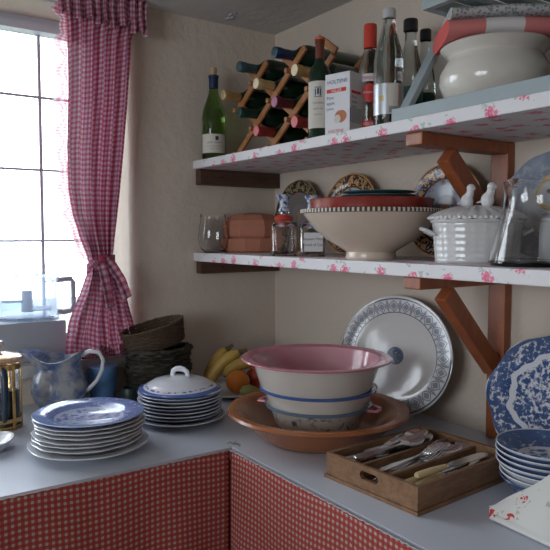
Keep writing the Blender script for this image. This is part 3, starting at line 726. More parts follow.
sm = MB(); rr = random.Random(3); heads = []
for i in range(16):
    a = rr.random()*2*PI; q = rr.random()*.075+.01; hz_ = rr.uniform(.13, .185); e = (q*math.cos(a)*1.0, q*math.sin(a)*1.0, hz_)
    sm.tube([(e[0]*.3, e[1]*.3, 0), (e[0]*.7, e[1]*.7, hz_*.6), e], .0018, 5); heads.append(e)
sm.build('stems', M['stem'], bq)
for e in heads:
    f = MB(); base = rr.random()*6
    for k in range(9):
        a = base+k*2*PI/9; w = .011
        f.add([(e[0], e[1], e[2]), (e[0]+w*math.cos(a-.35), e[1]+w*math.sin(a-.35), e[2]+.004), (e[0]+1.7*w*math.cos(a), e[1]+1.7*w*math.sin(a), e[2]+.001), (e[0]+w*math.cos(a+.35), e[1]+w*math.sin(a+.35), e[2]+.004)], [(0, 1, 2, 3)])
    f.sphere((e[0], e[1], e[2]+.003), .004, n=8); f.build('flower_head', M['petal'], bq, solid=.0008)
lf = MB()
for i in range(40):
    a = rr.random()*2*PI; q = rr.uniform(.03, .078); z = rr.uniform(.10, .165); c0 = Vector((q*math.cos(a), q*math.sin(a), z)); t = Vector((math.cos(a+rr.uniform(-1, 1)), math.sin(a+rr.uniform(-1, 1)), rr.uniform(-.5, .6))).normalized()*.026; s_ = t.cross(Vector((0, 0, 1))).normalized()*.008
    lf.add([c0-t, c0+s_, c0+t, c0-s_], [(0, 1, 2, 3)])
lf.build('leaves', M['leaf'], bq, solid=.0006)

# ================================================================== LOWER SHELF
# clear glass bowl vase
x, y = .057, -.289
vp = [(0, .004), (.03, .002), (.036, 0), (.052, .014), (.060, .04), (.057, .075), (.050, .098), (.050, .112), (.0515, .114), (.0485, .114), (.0475, .098), (.0545, .075), (.0575, .04), (.049, .016), (.034, .005), (0, .006)]
o = MB().lathe([(a*.84, b*1.12) for a, b in vp], 48).build('glass_bowl', M['clear']); o.location = (x, y, LSZ); tag(o, 'empty clear glass bowl at the left end of the lower shelf', 'glass bowl')
# terracotta roaster: tray with brick on it
p = on(253, 245, 1, -.158); x, y = p.x, -.158
r = thing('roasting_brick', 'lidded terracotta roasting brick on the lower shelf beside the glass bowl', 'pot', (x, y, LSZ), yawv); r.scale = (.95, .92, 1.13)
def faceted(prof, nsd=10, sx=1, sy=1, rot=0):
    mb = MB(); mb.lathe(prof, nsd, sx, sy, a0=rot, a1=rot+2*PI); return mb
bt = [(0, 0), (.105, 0), (.118, .006), (.125, .038), (.122, .042), (.110, .042), (.100, .012), (0, .010)]
faceted(bt, 14, .93, .66).build('tray_base', M['terra'], r, smooth=False)
tpp = [(0, .0425), (.108, .0425), (.117, .050), (.122, .075), (.112, .095), (.080, .112), (.030, .117), (0, .118)]
faceted(tpp, 8, .93, .66, PI/8).build('brick_lid', M['terra'], r, smooth=False)
# square bottles
def sqbottle(px, yy, lab, w, hb, topred, txt):
    p = on(px, 250, 1, yy); x, y = p.x, yy
    r = thing('square_bottle', lab, 'bottle', (x, y, LSZ), face(x, y)+R_(6), 'square glass bottles with blue and white stoppers')
    def sq(t, rr, z):
        k = min(1, max(0, (rr-.016)/.012)); c, s = math.cos(t), math.sin(t); f = (abs(c)**7+abs(s)**7)**(-1/7)
        return (rr*(1+(f-1)*k), z)
    hw = w/2
    pr = [(0, .008), (hw*.8, .006), (hw*.94, 0), (hw, .005), (hw, hb*.86), (hw*.9, hb*.95), (hw*.6, hb), (.013, hb*1.04), (.012, hb*1.2), (.015, hb*1.22), (.015, hb*1.25), (.0085, hb*1.25), (.0085, hb*1.04), (hw*.55, hb*.95), (hw*.9, hb*.82), (hw*.9, .014), (0, .014)]
    MB().lathe(pr, 48, mod=sq).build('bottle_glass', M['clear'], r)
    z0 = hb*1.05
    st = [(0, z0-.01), (.0075, z0-.01), (.008, z0+hb*.2), (.016, z0+hb*.22), (.0165, z0+.025), (.013, z0+.032), (.0125, z0+.042), (.015, z0+.05), (.0185, z0+.060), (.0215, z0+.066), (.0205, z0+.069), (0, z0+.068)]
    MB().lathe(st, 28).build('stopper', M['delft'], r)
    if topred:
        m_ = MB(); m_.lathe([(.015, hb*1.02), (.024, hb*1.0), (.0275, hb*1.05), (.025, hb*1.12), (.0175, hb*1.17), (.0155, hb*1.15)], 28, mod=lambda t, rr, z: (rr*(1+.05*math.sin(3*t)), z)); m_.build('red_ribbon_collar', M['redcap'], r)
    lb = MB(); lb.grid(lambda u, v: ((u-.5)*w*.74, -hw-.0008, .014+v*hb*.55), 4, 4)
    if not topred:
        lb = lb.build('label', M['paperwhite'], r)
        for i, s in enumerate(txt): flat_text(lb, s, .0105, 0, .045-i*.016, -hw-.0014, M['ink'])
    else:
        for i, s in enumerate(txt): flat_text(r, s, .010, 0, .055-i*.016, -hw-.0012, M['ink'])
sqbottle(284, -.265, 'square glass bottle with red collar and blue and white stopper, the nearer one', .076, .100, True, ('Huile', 'de', 'Noix'))
sqbottle(312, -.235, 'square glass bottle with white script label, tucked under the cream bowl', .070, .094, False, ('Dessert Wine', 'Wood of Cane'))
# upright decorative plates
def plate_prof(R, h=.02, t=.004, foot=.55, well=.62):
    return [(0, .003), (R*foot*.92, .003), (R*foot*.95, 0), (R*foot, 0), (R*foot*1.03, .004), (R*well*1.05, h*.35), (R*.80, h*.75), (R*.97, h-t*.4), (R, h), (R*.99, h+t*.45), (R*.95, h+t*.4), (R*.80, h*.75+t), (R*well*1.06, h*.55+t*.8), (R*well*.92, t+.004), (0, t+.003)]
def scal(nn, a, R): return lambda t, r, z: (r*(1+a*abs(math.cos(nn*t/2))*(min(1, r/R))**5), z)
def standing(name, lab, mat, px, py, yb, R, lean, zb, sx=1, sy=1, mod=None, grp=None, cx=None, cat='plate', roll=0, h=.018):
    o = MB().lathe(plate_prof(1.0 if False else R, h), 96, sx, sy, mod).build(name, mat)
    cxx = cx if cx is not None else on(px, py, 1, yb).x
    Rv = R*sy; a = PI/2-lean
    # plate axis leans back against the wall; lowest rim point rests on the surface
    o.rotation_euler = (a, 0, roll); o.location = (cxx, yb, zb+Rv*math.sin(a)+.001-h*math.cos(a)*0)
    return tag(o, lab, cat, grp)
standing('display_plate', 'dark green and gold display plate behind the square bottles', M['gold1'], 300, 220, -.037, .12, R_(7), LSZ, mod=scal(12, .02, .12), grp='display plates along the lower shelf')
standing('display_plate', 'black and orange gilt-edged display plate behind the cream conical bowl', M['gold2'], 353, 215, -.037, .121, R_(7), LSZ, mod=scal(12, .02, .12), grp='display plates along the lower shelf')
standing('display_plate', 'navy and gold display plate with pale centre behind the white tureen', M['gold3'], 447, 215, -.037, .121, R_(7), LSZ, mod=scal(12, .02, .12), grp='display plates along the lower shelf')
standing('display_plate', 'grey blue patterned display plate behind the glass jug', M['greyblueplate'], 553, 215, -.037, .12, R_(7), LSZ, mod=scal(12, .02, .12), grp='display plates along the lower shelf')
# conical cream bowl with notched rim
p = on(372, 250, 1, -.235); x, y = p.x-.004, -.235; BXc, BYc = x, y
o = MB(); RB = .182
o.lathe([(0, .012), (.052, .010), (.060, .004), (.064, 0), (.066, .005), (.063, .018), (.075, .026), (.115, .048), (.148, .076), (.168, .100), (RB-.002, .115), (RB, .119), (RB-.003, .1215), (RB-.010, .1205), (.160, .102), (.140, .080), (.108, .056), (.06, .034), (0, .030)], 72)
r = thing('footed_bowl', 'wide cream conical bowl on foot with dark-notched rim, middle of the lower shelf', 'bowl', (x, y, LSZ)); r.scale = (.955, .955, 1); o.build('bowl_body', M['peach'], r)
nt_ = MB()
for i in range(96):
    t = 2*PI*i/96; ct, st_ = math.cos(t), math.sin(t)
    nt_.box(((RB+.0002)*ct, (RB+.0002)*st_, .1175), (.004, .0055, .009), Matrix.Rotation(t, 3, 'Z'))
nt_.build('rim_notches', M['label'], r, smooth=False)
rm = MB(); rm.lathe([(RB-.003, .112), (RB+.0012, .113), (RB+.0018, .119), (RB-.002, .1222)], 72); rm.build('dark_rim', M['brown'], r)
z1 = LSZ+.106
o = MB().lathe([(0, 0), (.148, 0), (.155, .006), (.158, .030), (.160, .036), (.157, .038), (.152, .035), (.148, .010), (0, .006)], 72, mod=lambda t, rr, z: (rr*(1+.008*math.cos(t*9)*(rr > .1)), z)).build('red_dish', M['reddish']); o.location = (x, y, z1+.004); o.scale = (.955, .955, 1)
tag(o, 'dark red glazed dish lying in the cream conical bowl', 'dish')
tx = on(391, 200, 1, y).x
for i, (Rq, mt_, lb_) in enumerate(((.128, 'reddish', 'lower reddish brown plate lying in the red dish'), (.124, 'terra', 'upper brown plate lying beneath the teal plates'), (.096, 'teal', 'lower of two small dark teal plates above the red dish'), (.094, 'teal', 'upper of two small dark teal plates above the red dish'))):
    o = MB().lathe(plate_prof(Rq, .014, .004), 60).build('small_plate', M[mt_]); o.location = (x+(.018 if i < 2 else .026), y, z1+.0115+.0085*i+(.006 if i > 1 else 0))
    o.scale = (.955, .955, 1)
    tag(o, lb_, 'plate', 'small plates stacked in the footed bowl')

# tureen
p = on(476, 262, 1, -.185); x, y = p.x, -.185
r = thing('soup_tureen', 'white lattice-moulded tureen with two birds on its lid', 'tureen', (x, y, LSZ), R_(52))
def emb(t, rr, z):
    if .008 < z < .088 and rr > .07: return (rr*(1+.009*math.cos(14*t+z*230)*math.cos(14*t-z*230)), z)
    return (rr, z)
zs = [(.080, .006+.0785*i/50) for i in range(51)]
body = [(0, .003), (.066, .002), (.076, 0), (.0795, .004)]+[(.078+.007*(z/.088), z) for _, z in zs]+[(.088, .086), (.090, .090), (.088, .093), (.081, .092), (.078, .08), (.072, .01), (0, .008)]
MB().lathe(body, 260, 1.12, .90, mod=emb).build('tureen_body', M['white'], r)
lid = [(.092, .0935), (.0925, .099), (.088, .103), (.070, .112), (.045, .120), (.02, .124), (0, .125)]
def lemb(t, rr, z): return (rr, z+.0012*math.cos(24*t)*(rr > .03))
MB().lathe([(0, .110), (.06, .104), (.085, .0935)]+lid, 120, 1.12, .90, mod=lemb).build('lid', M['white'], r)
rv = MB()
for i in range(60):
    t = 2*PI*i/60; rv.sphere((.0915*1.12*math.cos(t), .0915*.9*math.sin(t), .097), .0038, n=8)
rv.build('beaded_edge', M['white'], r)
for sgn in (-1, 1):
    h_ = MB(); h_.tube([(sgn*.092, -.02, .060), (sgn*.112, -.018, .070), (sgn*.118, 0, .073), (sgn*.112, .018, .070), (sgn*.092, .02, .060)], [.005, .006, .006, .006, .005], 8, flat=.8); h_.build('handle', M['white'], r)
for k, (bx_, by_, ang) in enumerate(((-.014, .022, -52), (.014, -.020, -52))):
    g = MB(); rz_ = Matrix.Rotation(R_(ang), 3, 'Z'); o0 = Vector((bx_*1.15, by_*1.1, .120)); K = 1.0
    g.sphere(o0+Vector((0, 0, .014*K)), .0155, (1, .8, 1.1), 16, rot=rz_); 
    nk = rz_ @ Vector((.008, 0, 0)); g.tube([o0+Vector((0, 0, .018*K)), o0+nk+Vector((0, 0, .030*K)), o0+nk*1.2+Vector((0, 0, .040*K))], [.013, .009, .008], 10)
    g.sphere(o0+nk*1.3+Vector((0, 0, .042*K))  , .0098, n=14); bk = rz_ @ Vector((.023, 0, 0)); g.tube([o0+nk*1.3+Vector((0, 0, .042*K)), o0+bk+Vector((0, 0, .040*K))], [.0035, .0008], 6)
    tl = rz_ @ Vector((-.026, 0, 0)); g.tube([o0+Vector((0, 0, .014)), o0+tl+Vector((0, 0, .010))], [.009, .003], 8, flat=.5)
    g.build('bird_finial', M['white'], r)
# glass jug
p = on(532, 268, 1, -.215); x, y = p.x, -.215
r = thing('glass_jug', 'large clear glass jug at the right end of the lower shelf', 'jug', (x, y, LSZ), R_(90))
def lipm(t, rr, z):
    k = max(0, z-.125)/.04; s = math.exp(-((t-PI)/.35)**2)
    return (rr*(1+.16*k*s), z+.004*k*s)
jp = [(0, .006), (.06, .004), (.078, 0), (.083, .006), (.080, .025), (.066, .075), (.057, .110), (.054, .135), (.056, .158), (.058, .163), (.055, .163), (.0515, .135), (.0545, .110), (.0635, .075), (.077, .027), (.079, .012), (.06, .010), (0, .010)]
MB().lathe(jp, 72, mod=lipm).build('jug_glass', M['clear'], r)
MB().tube([(.052, 0, .148), (.085, 0, .152), (.105, 0, .130), (.104, 0, .09), (.085, 0, .06), (.070, 0, .055)], [.006, .0065, .007, .007, .006, .006], 10).build('handle', M['clear'], r)
M['saucer'] = ringmat('gilt saucer', [(0, (.40, .42, .44)), (.80, (.50, .33, .12)), (.96, (.3, .2, .08))], .040)
standing('gilt_saucer', 'small saucer with gilt rim standing on the jar behind the glass jug', M['saucer'], 556, 215, -.135, .040, R_(14), LSZ, cat='saucer', h=.008)
sc_ = bpy.data.objects['gilt_saucer']; sc_.location.z += .1065
o = MB().lathe([(0, 0), (.026, 0), (.029, .003), (.031, .03), (.031, .07), (.028, .086), (.030, .088), (.030, .094), (.022, .100), (.010, .103), (.026, .103), (.027, .1055), (0, .106)], 40).build('lidded_jar', M['greycap']); o.location = (sc_.location.x, sc_.location.y, LSZ); tag(o, 'pale grey lidded jar behind the glass jug with the gilt saucer on it', 'jar')
# ================================================================== BACK OF WORKTOP
standing('oval_platter', 'large oval white platter with grey-blue border motifs leaning on the wall', M['ovalprint'], 400, 358, -.062, .21, R_(12), HH, sx=1, sy=.79, cx=.684, cat='platter', h=.02)
# the print material works in local x/y
def oct_(t, r, z):
    return (r*(1+.025*math.cos(8*t)*min(1, r/.19)**6), z)
standing('willow_platter', 'blue and white transfer-printed platter leaning on the wall beside the bracket', M['bluewillow'], 545, 390, -.072, .19, R_(14), HH, sx=1, sy=.765, mod=oct_, cx=1.197, cat='platter', h=.02)

# terracotta dish
dx_, dy_ = ground(318, 1.612)
tr_ = [(0, .004), (.12, .002), (.135, 0), (.145, .006), (.170, .028), (.195, .052), (.207, .060), (.219, .062), (.224, .067), (.221, .073), (.206, .074), (.190, .066), (.165, .042), (.140, .018), (.12, .013), (0, .012)]
o = MB().lathe(tr_, 96).build('terracotta_dish', M['terraglaze']); o.location = (dx_, dy_, HH); tag(o, 'wide glazed terracotta dish on the worktop holding three stacked basins', 'dish')
def basin(Rr, Rb, h, t=.003, lip=.008):
    return [(0, .003), (Rb*.8, .002), (Rb, 0), (Rb+.006, .004), (Rb+(Rr-Rb)*.55, h*.42), (Rr-lip-.002, h*.9), (Rr-lip, h-.003), (Rr-.001, h-.002), (Rr, h+.001), (Rr-.002, h+.003), (Rr-lip-t, h), (Rr-lip-.002-t, h*.9), (Rb+(Rr-Rb)*.55-t, h*.44), (Rb+.003, t+.004), (0, t+.004)]
z2 = HH+.0135
r = thing('enamel_basin', 'small scroll-patterned basin with side handles, lowest in the terracotta dish', 'basin', (dx_, dy_, z2), R_(35), 'basins stacked in the terracotta dish')
MB().lathe(basin(.130, .085, .070), 72).build('basin_body', M['bandprint'], r)
q = MB(); q.lathe([(.1295, .0665), (.1325, .068), (.1325, .073), (.1285, .074)], 72); q.build('rim', M['greyenamel'], r)
for s in (-1, 1): q = MB(); q.tube([(s*.128, -.025, .068), (s*.150, -.018, .066), (s*.153, 0, .065), (s*.150, .018, .066), (s*.128, .025, .068)], .0055, 8, flat=.6); q.build('handle', M['pink'], r)
r = thing('enamel_basin', 'white enamel basin with blue rim and blue line, middle of the basin stack', 'basin', (dx_, dy_, z2+.043), 0, 'basins stacked in the terracotta dish')
MB().lathe(basin(.143, .095, .068), 72).build('basin_body', M['enamel'], r)
q = MB(); q.lathe([(.1425, .0645), (.1455, .066), (.1455, .071), (.1415, .072)], 72); q.build('rim', M['blueline'], r)
q = MB(); q.lathe([(.1178, .030), (.1192, .0305), (.1206, .033), (.1196, .0335)], 72); q.build('painted_band', M['blueline'], r)
r = thing('wash_basin', 'large white basin with flared pink rim on top of the basin stack', 'basin', (dx_-.003, dy_-.004, z2+.090), 0, 'basins stacked in the terracotta dish'); r.scale = (1, 1, .95)
pk = [(0, .003), (.100, .002), (.112, 0), (.118, .004), (.139, .030), (.153, .078), (.160, .093), (.172, .0965), (.183, .0965), (.1855, .0985), (.183, .1010), (.170, .1010), (.157, .0975), (.149, .079), (.135, .032), (.112, .008), (0, .007)]
ins = [p_ for p_ in pk]
q = MB(); q.lathe(pk[:8], 96); q.lathe(pk[12:], 96, mi=0); q.build('basin_body', M['enamel'], r)
q = MB(); q.lathe(pk[7:13], 96); q.build('pink_rim', M['pink'], r)
M['pinkpale'] = plain('pale pink enamel', (.60, .30, .35), .15, var=.05, coat=.5)
q = MB(); q.lathe([(.1565, .0975), (.1483, .0796), (.1415, .057), (.1343, .033), (.112, .0088), (0, .0078)], 96); q.build('pink_lining', M['pinkpale'], r)

# ================================================================== FRUIT
fx, fy2 = ground(232, 2.04)
o = MB().lathe(plate_prof(.115, .016), 60).build('fruit_plate', M['whiteplate']); o.location = (fx, fy2, HH); tag(o, 'white plate under the fruit, between plate stack and terracotta dish', 'plate')
def banana(name, lab, p0, rot, L=.19, bend=.9):
    r = thing(name, lab, 'banana', p0, rot, 'bananas in the fruit heap'); n_ = 16; Rc = L/bend; pts = []; rs = []
    for i in range(n_+1):
        u = i/n_; a = (u-.5)*bend; pts.append((Rc*math.sin(a), 0, Rc*math.cos(a)-Rc)); rs.append(.0195*(min(1, (u+.05)*6)**.6)*(min(1, (1.05-u)*5)**.6)*(1+.04*math.sin(u*3)))
    MB().tube(pts, rs, 10).build('peel', M['banana'], r)
    a = bend/2; e = Vector(pts[-1]); d = Vector((math.cos(a), 0, -math.sin(a)))
    MB().tube([e-d*.004, e+d*.014, e+d*.024], [.0105, .0055, .006], 8).build('stem', M['stem'], r)
    s0 = Vector(pts[0]); d = Vector((-math.cos(a), 0, -math.sin(a))); MB().tube([s0-d*.002, s0+d*.005], [.006, .003], 6).build('tip', M['stem'], r)
def at3(px, py, y): return tuple(on(px, py, 1, y))
az = R_(34.6+90-90)
vw = _r
banana('banana', 'banana leaning furthest left behind the others', Vector((*ground(213, 2.15), .962)), (0, R_(-62), yawv), .15, .8)
banana('banana', 'banana standing tall in the middle of the fruit heap', Vector((*ground(219, 2.10), .972)), (R_(-12), R_(-48), yawv), .17, .95)
banana('banana', 'banana arching over the orange on the right', Vector((*ground(247, 2.06), .996)), (R_(-8), R_(-14), yawv), .165, 1.25)
ox, oy = ground(238, 2.0)
r = thing('orange', 'bright orange fruit in front of the bananas', 'orange', (ox, oy, HH+.009)); MB().sphere((0, 0, .037), .037, (1, 1, .96), 32).build('peel', M['orange'], r)
q = MB(); q.lathe([(0, .0722), (.003, .072), (.002, .074), (0, .074)], 8); q.build('stem_button', M['stem'], r)
ax_, ay_ = ground(258, 2.07)
r = thing('apple', 'red apple with a blue wrapper band, half hidden by the pink-rimmed basin', 'apple', (ax_, ay_, HH+.008)); 
def appl(t, rr, z): return (rr, z)
MB().lathe([(0, .006), (.010, .002), (.022, .004), (.034, .020), (.038, .038), (.035, .054), (.024, .066), (.012, .067), (.004, .061), (0, .058)], 36).build('apple_flesh', M['apple'], r)
q = MB(); q.lathe([(.0385, .018+.0), (.0392, .036), (.0372, .050)], 20, a0=-2.3, a1=-1.2); q.build('blue_wrapper', M['bluewrap'], r)
MB().tube([(0, 0, .058), (.002, 0, .068), (.005, 0, .076)], .0015, 6).build('stalk', M['stem'], r)
px_, py_ = ground(249, 1.955)
r = thing('green_pear', 'small green fruit lying below the orange', 'pear', (px_, py_, HH+.001), R_(40)); q = MB()
q.tube([(-.028, 0, .024), (-.018, 0, .024), (0, 0, .024), (.018, 0, .023), (.032, 0, .022), (.038, 0, .022)], [.006, .018, .0235, .019, .011, .006], 16); q.build('pear_flesh', M['pear'], r)
MB().tube([(.037, 0, .022), (.048, 0, .026)], .0014, 6).build('stalk', M['stem'], r)

# ================================================================== BASKETS
bxx, byy = ground(155, 2.0); byy = -.512; bxx = .118
bxx, byy = .112, -.515
basket('willow_basket', 'lowest dark rough willow basket against the window wall', (bxx, byy, HH), 0, .068, .086, .082, M['wickerdark'], 9, .0064, 1.15, 11, 22, .0014, 'wicker baskets stacked by the curtain')
basket('willow_basket', 'middle dark rough willow basket, nested in the lowest one', (bxx, byy, HH+.070), 0, .070, .088, .070, M['wickerdark'], 8, .0066, 1.12, 12, 22, .0018, 'wicker baskets stacked by the curtain')
basket('wicker_basket', 'brown finely woven basket tilted on top of the willow baskets', (bxx, byy-.006, HH+.156), (R_(13), 0, 0), .062, .090, .062, M['wicker'], 13, .0030, 1.10, 13, 40, .0006, 'wicker baskets stacked by the curtain')
# blue tub behind jug
x, y = ground(103, 1.93)
r = thing('blue_tub', 'blue plastic tub standing behind the handle of the printed jug', 'tub', (x, y, HH))
MB().lathe([(0, .002), (.034, 0), (.036, .003), (.041, .098), (.0425, .099), (.0425, .106), (.040, .106), (.034, .006), (0, .006)], 40).build('tub_body', M['tub'], r)
MB().lathe([(0, .1065), (.041, .1065), (.0435, .104), (.0435, .110), (.041, .112), (0, .111)], 40).build('tub_lid', M['tub'], r)
x, y = ground(131, 1.905)
o = MB().lathe([(0, .002), (.022, 0), (.025, .004), (.029, .045), (.026, .052), (.022, .052), (.022, .010), (0, .008)], 32).build('dark_pot', M['darkgreen']); o.location = (x, y, HH); tag(o, 'small dark green pot in the shade below the baskets', 'pot')

# ================================================================== PLATE STACKS
def plate(mat, R, h, lab, x, y, z, nm='dinner_plate', grp=None, nn=0, a=.0, rz=0, tilt=(0, 0)):
    mod = (lambda t, r, zz: (r*(1+a*math.cos(nn*t)*min(1, r/R)**5), zz)) if nn else None
    o = MB().lathe(plate_prof(R, h), 84, mod=mod).build(nm, mat); o.location = (x, y, z); o.rotation_euler = (tilt[0], tilt[1], rz); return tag(o, lab, 'plate', grp)
lx, ly = ground(89.5, 1.512)
ordn = ['topmost', 'second from the top', 'third from the top', 'fourth from the top', 'fifth from the top', 'sixth from the top', 'seventh from the top', 'eighth from the top']
plate(M['whiteplate'], .136, .020, 'widest white platter at the bottom of the left plate stack', lx, ly, HH, 'round_platter', 'left stack of plates', 6, .008)
zz = HH+.011; k = 7
for i in range(7):
    zz = HH+.0105+.0094*i; pos = 6-i
    if pos == 0: plate(M['plateblue'], .1255, .022, 'blue printed dinner plate on top of the left plate stack', lx+.002, ly, zz, 'dinner_plate', 'left stack of plates')
    else: plate(M['whiteplate'], .1245-.001*(i % 2), .021, 'white scalloped plate, %s in the left stack' % ordn[pos], lx+random.uniform(-.003, .003), ly+random.uniform(-.003, .003), zz, 'dinner_plate', 'left stack of plates', 12, .012, random.random())
sx2, sy2 = ground(180.5, 1.745)
M['rimmed'] = ringmat('blue rimmed china', [(0, (.66, .68, .72)), (.80, (.16, .22, .42)), (.90, (.66, .68, .72)), (.965, (.12, .18, .36)), (.99, (.62, .64, .68))], .115)
plate(M['rimmed'], .120, .018, 'lowest and widest plate of the stack under the lidded dish', sx2, sy2, HH, 'side_plate', 'right stack of plates')
for i in range(7):
    zz = HH+.0105+.0090*i
    plate(M['rimmed'], .112-.0008*(i % 3), .017, 'blue-rimmed plate under the white lid, %s in the stack' % (ordn[6-i] if 6-i else 'directly beneath the lid'), sx2+random.uniform(-.002, .002), sy2+random.uniform(-.002, .002), zz, 'side_plate', 'right stack of plates')
r = thing('dish_lid', 'white and blue domed dish lid with loop handle on the right plate stack', 'lid', (sx2, sy2, HH+.0105+.009*6+.0165), R_(35))
MB().lathe([(.111, .0045), (.113, .0065), (.112, .0095), (.098, .014), (.086, .022), (.070, .031), (.048, .036), (.030, .037), (.024, .041), (0, .042), (0, .038), (.03, .033), (.068, .026), (.090, .012), (.104, .005)], 84, 1.0, .92).build('lid_dome', M['lidprint'], r)
MB().tube([(-.023, 0, .040), (-.021, 0, .052), (-.012, 0, .058), (0, 0, .060), (.012, 0, .058), (.021, 0, .052), (.023, 0, .040)], [.0045, .005, .005, .0055, .005, .005, .0045], 10, flat=1.4).build('loop_handle', M['lidprint'], r)

# ================================================================== JUG
x, y = ground(60, 1.845)
r = thing('printed_jug', 'blue and white printed jug with scooped rim behind the left plate stack', 'jug', (x, y, HH), yawv+PI); r.scale = (1.08, 1.08, 1.0)
def jm(t, rr, z):
    k = max(0, (z-.105)/.06); sp = math.exp(-(min(t, 2*PI-t)/.42)**2)
    zz = z+k*k*(.013*math.cos(2*t)-.004)-k*k*.006*sp; return (rr*(1+.75*k*k*sp), zz)
jb = [(0, .004), (.040, .003), (.046, 0), (.049, .005), (.050, .012), (.062, .030), (.0715, .055), (.0725, .075), (.066, .098), (.057, .118), (.055, .135), (.060, .152), (.066, .164), (.064, .166), (.056, .152), (.051, .135), (.053, .118), (.062, .098), (.0685, .075), (.0675, .055), (.058, .032), (.04, .012), (0, .010)]
MB().lathe(jb, 96, mod=jm).build('jug_body', M['jugprint'], r)
MB().tube([(-.058, 0, .157), (-.080, 0, .170), (-.105, 0, .166), (-.116, 0, .145), (-.112, 0, .115), (-.098, 0, .085), (-.078, 0, .062), (-.068, 0, .057)], [.005, .005, .0045, .004, .004, .004, .0045, .005], 10, flat=1.3).build('handle', M['whiteplate'], r)
# cafetiere
x, y = ground(2, 1.68)
r = thing('cafetiere', 'glass coffee press in brass frame with dark handle at the left edge', 'coffee press', (x, y, HH), face(x, y)+.12)
MB().lathe([(0, .012), (.042, .011), (.0455, .014), (.046, .02), (.046, .172), (.047, .174), (.0445, .174), (.0438, .02), (0, .016)], 40).build('beaker', M['clear'], r)
MB().lathe([(0, .0165), (.0430, .0165), (.0430, .10), (0, .10)], 32).build('coffee', M['black'], r)
for pr_ in ([(.0465, .020), (.049, .020), (.049, .030), (.0465, .030)], [(.0465, .155), (.049, .155), (.049, .168), (.0465, .168)], [(0, .004), (.047, .004), (.049, .008), (.047, .011), (0, .011)]):
    MB().lathe(pr_, 40).build('frame_band', M['brass'], r)
for a in (0, 60, 120, 180, 240, 300):
    c_, s_ = math.cos(R_(a)), math.sin(R_(a)); q = MB(); q.box((.0495*c_, .0495*s_, .083), (.003, .009, .166), Matrix.Rotation(R_(a), 3, 'Z'), bev=.001); q.build('frame_post', M['brass'], r)
MB().lathe([(0, .175), (.050, .175), (.054, .178), (.053, .186), (.042, .193), (.015, .197), (.006, .198), (0, .199)], 40).build('lid', M['copper'], r)
MB().lathe([(0, .198), (.003, .198), (.003, .208), (.009, .212), (.011, .219), (.008, .226), (0, .228)], 20).build('plunger_knob', M['steel'], r)
MB().tube([(.0, -.047, .160), (0, -.066, .158), (.0, -.074, .14), (.0, -.075, .09), (.0, -.070, .045), (0, -.050, .028)], [.006, .0075, .0085, .0085, .0075, .005], 10).build('handle', M['navy'], r)
# small white dish
x, y = ground(-13, 1.50)
r = thing('butter_dish', 'small white and blue dish at the lower left edge', 'dish', (x, y, HH), R_(20))
MB().lathe([(0, .003), (.035, .002), (.040, 0), (.044, .006), (.058, .022), (.062, .026), (.060, .028), (.052, .024), (.038, .010), (0, .008)], 48, mod=lambda t, rr, z: (rr*(1+.04*math.cos(4*t)*(rr/.06)**3), z)).build('dish_body', M['rimmed'], r)

# ================================================================== FOOD PROCESSOR
pc = on(27, 300, 0, -.105); fx0, fy0 = -.105, pc.y
r = thing('food_processor', 'food processor with grey base and clear bowl standing on the window sill', 'food processor', (fx0, fy0, SILL), 0)
yR = on(67, 330, 0, -.01).y-fy0
q = MB(); hb = .120
def basef(s): return
pts_b = [(-.10, -.175), (.095, -.175), (.095, yR), (-.10, yR)]; pts_t = [(-.095, -.17), (.088, -.17), (.088, yR-.008), (-.095, yR-.008)]
q.box((0, (yR-.175)/2, hb/2), (.19, yR+.175, hb), bev=.010); q.build('motor_base', M['greyplastic'], r, smooth=True)
q = MB(); q.lathe([(0, hb), (.092, hb), (.096, hb+.004), (.095, hb+.010), (0, hb+.010)], 48); q.build('turntable', M['clearthin'], r)
RBW = .088
q = MB(); q.lathe([(0, hb+.0105), (RBW-.004, hb+.0105), (RBW, hb+.016), (RBW+.002, hb+.118), (RBW, hb+.119), (RBW-.0015, hb+.118), (RBW-.0035, hb+.018), (0, hb+.014)], 56); q.build('bowl', M['clearthin'], r)
q = MB(); q.lathe([(RBW+.004, hb+.114), (RBW+.005, hb+.126), (RBW-.004, hb+.131), (.038, hb+.135), (.038, hb+.128), (RBW-.008, hb+.124), (RBW+.0035, hb+.119)], 56); q.build('bowl_lid', M['clearthin'], r)
q = MB(); q.lathe([(.0385, hb+.13), (.037, hb+.225), (.039, hb+.228), (.036, hb+.228), (.0345, hb+.13)], 32, 1.15, .95); o = q.build('feed_tube', M['clearthin'], r)
q = MB(); q.lathe([(0, hb+.02), (.018, hb+.02), (.015, hb+.085), (0, hb+.087)], 16)
for s, z in ((0, .03), (PI, .052)):
    R3 = Matrix.Rotation(s+1.2, 3, 'Z'); q.box(R3 @ Vector((.040, 0, hb+z)), (.066, .034, .004), R3 @ Matrix.Rotation(R_(14), 3, 'X'))
q.build('blade', M['greyplastic'], r)
q = MB(); yh = RBW+.002
q.tube([(0.0, yh, hb+.016), (0.0, yh+.02, hb+.012), (.0, yh+.045, hb+.016), (.0, yh+.052, hb+.03), (.0, yh+.052, hb+.105), (0, yh+.045, hb+.117), (0, yh, hb+.114)], .0085, 8); q.build('bowl_handle', M['greyplastic'], r)

